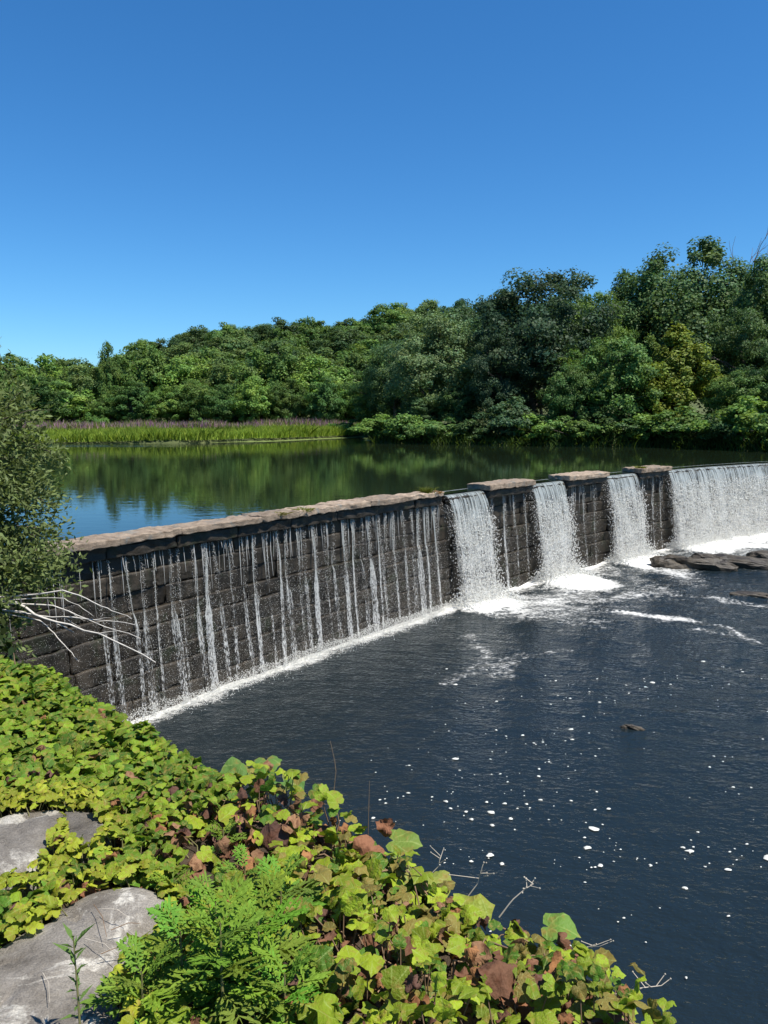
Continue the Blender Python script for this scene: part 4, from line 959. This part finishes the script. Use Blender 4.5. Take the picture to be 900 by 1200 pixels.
VL = [vine_leaf(k, 0.7 + 0.35 * (k % 5), 1 if k % 2 else 0.5) for k in range(14)]
DL = [vine_leaf(20 + k, 2.3 + 0.5 * k) for k in range(3)]
def leaf_me(d, mat, nm='leaf'):
    V, t, q, uv = d; me = mesh(nm, V, [t, q], uv=uv, tint=np.ones((len(V), 3)), smooth=True); me.materials.append(mat); return me
VLM = [leaf_me(d, M_VINE) for d in VL]; DLM = [leaf_me(d, M_DEAD) for d in DL]

rg = np.random.default_rng(66)
def scatter(n, box):
    X = rg.uniform(box[0], box[1], n); Y = rg.uniform(box[2], box[3], n); s = edge_sd(X, Y)
    keep = (s > np.where(X < -1.2, -0.75, -0.5)) & (s < 3.6); X = X[keep]; Y = Y[keep]; s = s[keep]; Z = bank_h(X, Y)
    px, py = proj(X, Y, Z + 0.06)
    vis = (px > -160) & (px < 1010) & (py < 1330) & (Y > 1.2) & (Y < 7.6)
    rock_ = inpoly(px, py, BA) | inpoly(px, py, BA2) | inpoly(px, py, BB)
    k = vis & ~rock_; return X[k], Y[k], s[k], Z[k], px[k], py[k]
X, Y, s, Zb, px, py = scatter(150000, (-5.2, 2.2, 1.2, 7.6))
# thin out: denser where leaves are small
up_left = (py < 960 + 0 * px) & (px < 330 - 0.35 * (py - 780)) | (py < 900) | ((px < 215) & (py < 1115))
size = np.where(up_left, rg.uniform(0.032, 0.064, len(X)), rg.uniform(0.032, 0.072, len(X)))
size = np.where((~up_left) & (rg.random(len(X)) < 0.05), rg.uniform(0.085, 0.12, len(X)), size)
size *= np.clip(0.8 + 0.12 * (Y - 2), 0.8, 1.2)
size = np.where(s < -0.1, size * 1.25, size)
gap = fbm(X * 2.6, Y * 2.6, 88, 3)
brown = np.exp(-(((px - 262) / 75) ** 2 + ((py - 1005) / 48) ** 2)) + 0.22 * np.exp(-(((px - 560) / 170) ** 2 + ((py - 1165) / 60) ** 2))
weed = np.exp(-(((px - 255) / 95) ** 2 + ((py - 1150) / 75) ** 2))
dens = np.where(up_left, 0.30, 0.17) * (0.0030 / (size ** 2)) * 0.9
dens *= np.where(up_left, 1.0, sstep(0.18, 0.40, gap)); dens *= np.where(s < -0.15, 0.7, 1.0); dens *= (1 - 0.6 * weed) * (1 - 0.45 * np.clip(brown, 0, 1))
keep = rg.random(len(X)) < dens
X, Y, s, Zb, px, py, size, brown, weed, up_left, gap = [a[keep] for a in (X, Y, s, Zb, px, py, size, brown, weed, up_left, gap)]
n = len(X)
nearrock = np.zeros(n)
for dx, dy in ((14, 0), (-14, 0), (0, 12), (0, -12), (20, 14), (-20, -14), (24, 0), (0, 22), (-24, 0)):
    nearrock = np.maximum(nearrock, (inpoly(px + dx, py + dy, BA) | inpoly(px + dx, py + dy, BA2) | inpoly(px + dx, py + dy, BB)).astype(float))
hgt = np.where(up_left, rg.uniform(0.03, 0.13, n), rg.uniform(0.02, 0.18, n) * (0.5 + 0.9 * sstep(0.3, 0.7, gap)))
hgt = np.where(nearrock > 0, rg.uniform(0.10, 0.15, n), hgt); hgt = np.where(s < -0.05, rg.uniform(0.03, 0.12, n), hgt)
size = np.where(nearrock > 0, size * 0.75, size)
isdead = rg.random(n) < np.clip(np.where(up_left, 0.015, 0.045) + 0.62 * brown, 0, 0.6); isdead &= ~((nearrock > 0) & (rg.random(n) < 0.9))
hgt = np.where(isdead, hgt * 0.8 + 0.03, hgt)
rz = rg.uniform(0, 2 * math.pi, n); tiltdir = rg.uniform(0, 2 * math.pi, n); tilt = np.abs(rg.normal(0, 1, n)) * np.where(up_left, 0.55, 0.65) + np.where(isdead, 0.35, 0)
mixn = np.clip(fbm(X * 1.3, Y * 1.3, 99, 2) * 1.6 - 0.3 + rg.normal(0, 0.22, n), 0, 1)
green = np.array([0.105, 0.225, 0.022]); yel = np.array([0.31, 0.40, 0.025]); dgreen = np.array([0.090, 0.190, 0.020]); oliv = np.array([0.22, 0.32, 0.030])
colr = np.where(up_left[:, None], green + (yel - green) * (0.05 + 0.5 * mixn)[:, None], oliv + (yel - oliv) * mixn[:, None])
colr = np.where((rg.random(n) < np.where(up_left, 0.25, 0.22))[:, None], dgreen, colr); colr = np.where(((rg.random(n) < 0.16) & ~up_left)[:, None], np.array([0.24, 0.20, 0.05]), colr)
colr = np.where((nearrock > 0)[:, None], np.array([0.27, 0.36, 0.03]) + (np.array([0.37, 0.40, 0.03]) - np.array([0.27, 0.36, 0.03])) * rg.random((n, 1)), colr) * rg.uniform(0.5, 1.2, (n, 1))
dcol = np.array([[0.17, 0.085, 0.05], [0.23, 0.13, 0.07], [0.12, 0.065, 0.048], [0.27, 0.13, 0.055]])[rg.integers(0, 4, n)] * rg.uniform(0.7, 1.25, (n, 1))
colr = np.where(isdead[:, None], dcol, colr)
sel3 = [Matrix.Translation((X[i], Y[i], Zb[i] + hgt[i])) @ Matrix.Rotation(tiltdir[i], 4, 'Z') @ Matrix.Rotation(tilt[i], 4, 'X') @ Matrix.Rotation(rz[i] - tiltdir[i], 4, 'Z') @ Matrix.Scale(size[i] * 1.25, 4) @ Matrix.Translation((0, -0.3, 0)) for i in range(n)]
inview = (px > -10) & (px < 910) & (py > 700) & (py < 1210) & (s > -0.12)
show = np.where(inview, size / np.maximum(Y, 1) * (0.6 + hgt * 3), 0)
reg = np.where(up_left, 0, 1)
vines = []
for g, (nm, lb, loc) in enumerate([('ground_vine', 'dense fresh green creeping vine covering the bank around the boulders', (-1.8, 3.6, 5.1)), ('grape_vine', 'sprawling yellow green vine with dead brown leaves along the water edge', (0.0, 2.5, 5.1))]):
    root = empty(nm, loc); tag(root, lb, 'vine'); vines.append(root); inv = Matrix.Translation(loc).inverted()
    ids = np.where(reg == g)[0]; order = ids[np.argsort(-show[ids])]; top = order[:300]; rest = order[300:]
    for i in top:
        o = link('dead_leaf' if isdead[i] else 'leaf', (DLM[i % 3] if isdead[i] else VLM[i % 14]), None, root, color=tuple(colr[i])); o.matrix_local = inv @ sel3[i]
    for dead in (False, True):
        rr_ = [i for i in rest if bool(isdead[i]) == dead]; VV = []; TT_ = []; QQ_ = []; UU = []; CC = []; b0 = 0
        for i in rr_:
            V, t, q, uv = (DL[i % 3] if dead else VL[i % 14]); M4 = np.array(inv @ sel3[i]); VV.append(V @ M4[:3, :3].T + M4[:3, 3]); TT_.append(t + b0); QQ_.append(q + b0); UU.append(uv); CC.append(np.repeat(colr[i][None], len(V), 0)); b0 += len(V)
        if not VV: continue
        me = mesh('foliage', np.concatenate(VV), [np.concatenate(TT_), np.concatenate(QQ_)], uv=np.concatenate(UU), tint=np.concatenate(CC), smooth=True); me.materials.append(M_DEAD if dead else M_VINE)
        o = link('withered_foliage' if dead else 'foliage', me, None, root, color=(1, 1, 1)); o['kind'] = 'stuff'
    # runners and petioles
    mb = MB()
    for i in ids[rg.random(len(ids)) < 0.35]:
        a = np.array([X[i], Y[i], Zb[i] + hgt[i] - 0.004]) - np.array(loc); b = a + np.array([rg.normal() * 0.04, rg.normal() * 0.04, -hgt[i] * 0.95]); mb.tube([b, (a + b) / 2 + rg.normal(size=3) * 0.01, a], [0.0028, 0.0022, 0.0016], 4)
    for i in rg.choice(ids, 60):
        p = np.array([X[i], Y[i], Zb[i] + 0.03]) ; pts = [p]; dr = rg.uniform(0, 6.28)
        for _ in range(5):
            dr += rg.normal() * 0.5; q = pts[-1] + 0.09 * np.array([math.cos(dr), math.sin(dr), 0]); q[2] = float(bank_h(q[0], q[1])) + rg.uniform(0.02, 0.08); pts.append(q)
        mb.tube(np.array(pts) - np.array(loc), np.linspace(0.004, 0.002, 6), 4)
    link('stems', mb.mesh('stems'), M_DRYDK if g else M_STEM, root)['kind'] = 'stuff'
# single big leaves standing up at the edge
gv = vines[1]; invg = Matrix.Translation((0.0, 2.5, 5.1)).inverted()
for px_, py_, D, sz, rz_, tl, c in [(275, 900, 3.60, 0.17, 2.2, 0.5, (0.12, 0.22, 0.05)), (313, 894, 3.62, 0.15, 3.4, 0.55, (0.13, 0.24, 0.05)), (340, 915, 3.5, 0.15, 4.2, 0.5, (0.11, 0.22, 0.05)), (240, 925, 3.5, 0.13, 2.6, 0.5, (0.15, 0.24, 0.045)),
        (472, 985, 3.0, 0.15, 4.6, 0.7, (0.17, 0.25, 0.045)), (378, 1030, 2.75, 0.17, 1.5, 0.6, (0.26, 0.37, 0.035)), (655, 1085, 2.36, 0.13, 4.4, 0.5, (0.16, 0.28, 0.05)), (555, 1060, 2.5, 0.15, 2.9, 0.6, (0.28, 0.34, 0.05)), (470, 1020, 2.75, 0.15, 2.0, 0.7, (0.24, 0.30, 0.07)),
        (510, 1035, 2.65, 0.14, 3.6, 0.6, (0.27, 0.31, 0.06)), (650, 1130, 2.25, 0.13, 2.4, 0.45, (0.15, 0.27, 0.07)), (510, 1165, 2.12, 0.10, 3.1, 0.6, (0.10, 0.22, 0.06)), (560, 1140, 2.2, 0.11, 3.9, 0.5, (0.09, 0.20, 0.09))]:
    q = unproj(px_, py_, Y=D); zg = float(bank_h(q.x, q.y))
    o = link('leaf', VLM[int(px_) % 14], None, gv, color=c); o.matrix_local = invg @ Matrix.Translation(q) @ Matrix.Rotation(tl * 0.35, 4, 'X') @ Matrix.Rotation(rz_, 4, 'Z') @ Matrix.Scale(sz * 0.85, 4) @ Matrix.Translation((0, -0.3, 0))
    mb = MB(); mb.tube([(q.x, q.y, zg - 0.02), (q.x + 0.01, q.y - 0.01, (zg + q.z) / 2), (q.x, q.y, q.z - 0.01)], [0.003, 0.0027, 0.002], 5); me = mb.mesh('petiole')
    link('petiole', me, M_STEM, gv, loc=(0, -2.5, -5.1))
for px_, py_, D, sz, rz_, tl in [(430, 1000, 2.8, 0.12, 2.4, 0.9), (420, 1160, 2.15, 0.14, 1.0, 0.7), (585, 1160, 2.12, 0.12, 2.2, 0.8), (622, 1190, 2.05, 0.13, 0.4, 0.9), (452, 970, 3.02, 0.07, 1.2, 1.3), (105, 1040, 2.5, 0.07, 1.2, 0.8), (195, 962, 3.05, 0.07, 0.5, 0.5), (580, 1145, 2.18, 0.09, 3.3, 1.0)]:
    q = unproj(px_, py_, Y=D); o = link('dead_leaf', DLM[int(px_) % 3], None, gv, color=(0.24, 0.11, 0.06)); o.matrix_local = invg @ Matrix.Translation(q) @ Matrix.Rotation(tl, 4, 'X') @ Matrix.Rotation(rz_, 4, 'Z') @ Matrix.Scale(sz, 4) @ Matrix.Translation((0, -0.3, 0))

# leaf litter on the soil under the vines
VV = []; QQ_ = []; CC = []; b0 = 0; UU = []; TT_ = []
lx, ly, ls, lz, lpx, lpy = scatter(5200, (-4.5, 1.6, 1.2, 6.2))
for i in range(len(lx)):
    if rg.random() > 0.25 + 0.75 * math.exp(-(((lpx[i] - 300) / 160) ** 2 + ((lpy[i] - 1040) / 110) ** 2)): continue
    V, t, q, uv = DL[i % 3]; M4 = np.array(Matrix.Translation((lx[i], ly[i], lz[i] + rg.uniform(0.004, 0.03))) @ Matrix.Rotation(rg.uniform(0, 6.28), 4, 'Z') @ Matrix.Rotation(rg.normal() * 0.5, 4, 'X') @ Matrix.Scale(rg.uniform(0.035, 0.07), 4))
    VV.append(V @ M4[:3, :3].T + M4[:3, 3]); TT_.append(t + b0); QQ_.append(q + b0); UU.append(uv); CC.append(np.repeat(np.array([[0.17, 0.085, 0.05]]) * rg.uniform(0.5, 1.5), len(V), 0)); b0 += len(V)
me = mesh('leaf_litter', np.concatenate(VV), [np.concatenate(TT_), np.concatenate(QQ_)], uv=np.concatenate(UU), tint=np.concatenate(CC), smooth=True); me.materials.append(M_DEAD)
tag(link('leaf_litter', me, color=(1, 1, 1)), 'brown dead leaf litter lying on the soil under the vines', 'leaf litter', kind='stuff')

# ------------------------------------------------------------------ feathery weeds
def frond(seed):
    rg = np.random.default_rng(seed); V = []; T = []
    def blade(p, d, l, wdt, lift):
        d = np.array(d) / np.linalg.norm(d); s_ = np.array([-d[1], d[0], 0]); b = len(V)
        V.extend([p - s_ * wdt * 0.3, p + s_ * wdt * 0.3, p + d * l * 0.5 + s_ * wdt + [0, 0, lift], p + d * l + [0, 0, lift * 0.6], p + d * l * 0.5 - s_ * wdt + [0, 0, lift]]); T.append([b, b + 1, b + 2, b + 3, b + 4])
    for j in range(7):
        f = j / 6; y = 0.12 + 0.82 * f; z = 0.22 * math.sin(f * 2.4) - 0.20 * f * f; p = np.array([0, y, z]); ln0 = 0.40 * math.sin(0.7 + 2.2 * f) ** 1.0 + 0.03
        for sd in (-1, 1):
            d = np.array([sd * 1.0, rg.uniform(0.6, 1.5), 0]); d = d / np.linalg.norm(d); ln = ln0 * rg.uniform(0.7, 1.25); blade(p, d, ln, 0.034, 0.02)
            if ln > 0.12:
                for g in (0.35, 0.65):
                    pp_ = p + d * ln * g + [0, 0, 0.012]
                    blade(pp_, [sd * 1.0, 1.9, 0], ln * 0.5, 0.034, 0.01); blade(pp_, [sd * 1.0, -0.25, 0], ln * 0.42, 0.032, 0.01)
    blade(np.array([0, 0.9, 0.03]), [0, 1, 0], 0.16, 0.025, -0.02); blade(np.array([0, 0, 0.0]), [0, 1, 0], 0.95, 0.012, 0.14)
    V = np.array(V, float); V[:, 2] += rg.normal(size=len(V)) * 0.006
    me = mesh('leaf', V, np.array(T), tint=np.repeat(rg.uniform(0.85, 1.15, (len(T), 1)), 5, 0)[:, [0, 0, 0]], uv=V[:, :2]); me.materials.append(M_FERN); return me
FR = [frond(k) for k in range(4)]
GW = 'feathery weeds among the vines'
def weed_plant(px_, py_, h, nl, fl, label, c, lean=(0, 0)):
    q = unproj(px_, py_, 5.1); zg = float(bank_h(q.x, q.y)); root = empty('feathery_weed', (q.x, q.y, zg)); tag(root, label, 'weed', GW)
    path = np.array([[0, 0, -0.03], [lean[0] * 0.3, lean[1] * 0.3, h * 0.5], [lean[0], lean[1], h]]); mb = MB(); mb.tube(path, [0.006, 0.0045, 0.002], 5); link('stem', mb.mesh('stem'), M_STEM, root)
    for k in range(nl):
        f = 0.18 + 0.82 * (k + 0.5) / nl; p = Vector(tuple(np.interp(f, [0, 0.5, 1], path[:, i]) for i in range(3))); az = k * 2.4 + rt.uniform(-.4, .4)
        sz = fl * (1.15 - 0.55 * f) * rt.uniform(0.85, 1.15); tl = -0.1 - 0.95 * max(0, f - 0.45) + rt.uniform(-0.2, 0.2)
        o = link('leaf', FR[k % 4], None, root, color=tuple(v * rt.uniform(0.8, 1.2) for v in c)); o.matrix_local = Matrix.Translation(p) @ Matrix.Rotation(az, 4, 'Z') @ Matrix.Rotation(-tl, 4, 'X') @ Matrix.Scale(sz, 4)
WC = (0.15, 0.255, 0.030)
for a in [(262, 1215, 0.34, 15, 0.20, 'largest feathery green weed in the thick clump by the white patched boulder', WC),
          (305, 1180, 0.30, 14, 0.19, 'feathery green weed at the water side of the thick clump', WC),
          (215, 1190, 0.26, 13, 0.18, 'feathery green weed nearest the boulder in the thick clump', WC),
          (335, 1225, 0.22, 12, 0.17, 'low feathery weed at the foot of the thick clump', WC),
          (255, 1135, 0.26, 12, 0.17, 'feathery weed behind the thick clump', WC),
          (170, 1235, 0.22, 12, 0.17, 'feathery weed at the lower edge of the boulder', WC),
          (330, 1090, 0.24, 11, 0.16, 'upright feathery weed between dead leaves and the big bright leaf', (0.145, 0.235, 0.030)),
          (288, 1052, 0.18, 9, 0.13, 'small feathery weed rising from the dead brown leaves', (0.145, 0.235, 0.030)),
          (205, 1055, 0.14, 8, 0.12, 'small feathery weed at the tip of the boulder', (0.145, 0.235, 0.030)),
          (262, 985, 0.12, 7, 0.10, 'tiny feathery weed in the middle of the dead brown leaves', (0.145, 0.235, 0.030)),
          (290, 1110, 0.20, 10, 0.15, 'feathery weed in the middle row of the clump', WC)]:
    weed_plant(*a)
# thin seedling in front of the boulder
q = unproj(96, 1235, 5.18); root = empty('seedling', (q.x, q.y, 5.16)); tag(root, 'slender seedling with narrow leaves standing before the boulder', 'seedling')
tp = unproj(86, 1100, Y=q.y + 0.0); hh = tp.z - 5.16; tx = tp.x - q.x
mb = MB(); mb.tube([(0, 0, -0.05), (tx * 0.4, 0, hh * 0.5), (tx, 0, hh)], [0.004, 0.003, 0.0015], 5); link('stem', mb.mesh('stem'), M_STEM, root)
V = np.array([[0, 0, 0], [0.12, 0.45, 0.05], [0, 1, -0.1], [-0.12, 0.45, 0.05]]); nl_ = mesh('leaf', V, [[0, 1, 2, 3]], tint=np.ones((4, 3)), uv=V[:, :2]); nl_.materials.append(M_FERN)
for k in range(26):
    f = 0.35 + 0.65 * (k / 25); o = link('leaf', nl_, None, root, color=(0.12, 0.20, 0.05)); o.matrix_local = Matrix.Translation((tx * f, 0, hh * f)) @ Matrix.Rotation(k * 2.4, 4, 'Z') @ Matrix.Rotation(0.2 + 0.7 * f, 4, 'X') @ Matrix.Scale(0.035 + 0.02 * math.sin(k * 1.7) + (0.02 if k > 16 else 0), 4)

# dry stalks and twigs
GT = 'dry stalks along the edge'
def stalk(pts, D, r, label, knobs=0, mat=M_DRY):
    P = [unproj(a, b, Y=D) for a, b in pts]; o0 = P[0]; mb = MB(); A = np.array([tuple(p - o0) for p in P]); t0 = np.linspace(0, 1, len(A)); tf = np.linspace(0, 1, 9); A = np.stack([np.interp(tf, t0, A[:, i]) for i in range(3)], -1)
    mb.tube(A, r * np.linspace(1, 0.5, 9), 5); rg = np.random.default_rng(int(pts[0][0]))
    for k in range(knobs):
        b = A[5 + k % 4]; e = b + np.array([rg.normal() * 0.03, rg.normal() * 0.02, 0.012 + 0.02 * rg.random()]); mb.tube([b, e], [r * 0.6, r * 0.5], 4); mb.tube([e - [0, 0, r], e, e + [0, 0, r * 1.4]], [r * 0.4, r * 1.6, r * 0.4], 5)
    tag(link('dry_stalk', mb.mesh('dry_stalk'), mat, loc=o0), label, 'stalk', GT)
stalk([(388, 985), (391, 930), (394, 900), (387, 868)], 3.05, 0.0022, 'tall thin dry stalk bending over the river at the vine edge', 0, M_DRYDK)
stalk([(431, 995), (432, 950), (433, 915)], 2.95, 0.0018, 'thin straight dry stalk beside a pale upturned leaf', 0, M_DRYDK)
stalk([(585, 1075), (600, 1055), (615, 1042), (625, 1036)], 2.55, 0.0028, 'forked dry stalk with knobs above the vine edge', 7)
stalk([(545, 1055), (560, 1035), (566, 1012)], 2.62, 0.0024, 'short knobbed dry stalk over the vine edge', 6)
stalk([(500, 1030), (514, 1015), (516, 1003)], 2.72, 0.002, 'small dry twig poking out of mottled leaves', 4)
stalk([(670, 1110), (685, 1110), (702, 1109)], 2.3, 0.002, 'thin dry twig pointing at the river past the last leaves', 4)
stalk([(720, 1165), (750, 1158), (775, 1155)], 2.1, 0.0024, 'dry knobbed twig lying out over the river at the end of the vines', 6)
stalk([(150, 855), (147, 838), (150, 825)], 4.15, 0.004, 'short brown stem sticking up at the dark dam foot', 0, M_DRYDK)
stalk([(20, 790), (17, 775), (16, 765)], 5.0, 0.006, 'stubby brown twig at the top of the green vine', 0, M_DRYDK)
GX_ = 'twigs lying on the boulder'
for k, (a, b) in enumerate([((120, 1065), (150, 1075)), ((130, 1090), (165, 1082)), ((100, 1100), (140, 1122)), ((118, 1118), (155, 1110)), ((50, 1140), (58, 1175)), ((110, 1060), (125, 1098)), ((150, 1090), (160, 1112))]):
    p, q = unproj(*a, 5.215), unproj(*b, 5.215); mb = MB(); d = q - p; mb.tube([(0, 0, 0), tuple(d / 2 + Vector((0.006, 0.004, 0.01))), tuple(d)], [0.0014, 0.0013, 0.0008], 5)
    tag(link('fallen_twig', mb.mesh('fallen_twig'), M_DRYDK if k % 2 else M_DRY, loc=p), 'thin dry twig lying on the white patched boulder', 'twig', GX_)

# tufts growing on the coping
def tuft(s, z, n, h, c, label, off=0.05, droop=0.5):
    rg = np.random.default_rng(int(s * 10)); o0 = dam_pt(s, off, z); mb = []
    a = rg.uniform(0, 6.28, n); hh = rg.uniform(0.5, 1, n) * h; B = rg.normal(size=(n, 3)) * [0.10, 0.06, 0]; t = np.stack([np.cos(a), np.sin(a), 0 * a], -1); up = np.stack([rg.normal(size=n) * droop, rg.normal(size=n) * droop, np.ones(n)], -1)
    V = np.stack([B - t * 0.010, B + t * 0.010, B + up * (hh * 0.6)[:, None] + t * 0.008, B + up * hh[:, None] * [1.7, 1.7, 0.9], B + up * (hh * 0.6)[:, None] - t * 0.008], 1)
    me = mesh('weed_tuft', V.reshape(-1, 3), np.arange(n * 5).reshape(-1, 5), tint=np.repeat(rg.uniform(0.7, 1.3, (n, 1)), 5, 0)[:, [0, 0, 0]]); me.materials.append(M_LEAF)
    tag(link('weed_tuft', me, loc=o0, color=c), label, 'weeds')
tuft(S(499, CAPTOP), CAPTOP - 0.04, 160, 0.28, (0.14, 0.17, 0.03), 'small green tuft growing on the end of the long coping')
tuft(S(506, CAPTOP), CAPTOP - 0.06, 120, 0.12, (0.30, 0.17, 0.07), 'dry brown tuft on the end of the long coping', 0.15, 0.9)
tuft(S(748, CAPTOP), 4.19, 170, 0.14, (0.17, 0.19, 0.03), 'yellow green moss tuft on the last pier cap', 0.15, 0.9)
tuft(S(350, CAPTOP), CAPTOP - 0.05, 60, 0.16, (0.17, 0.19, 0.04), 'sparse green tuft on the middle of the long coping', 0.22, 0.8)
tuft(S(322, CAPTOP), CAPTOP - 0.05, 50, 0.13, (0.2, 0.19, 0.05), 'small yellow tuft on the long coping', 0.22, 0.8)
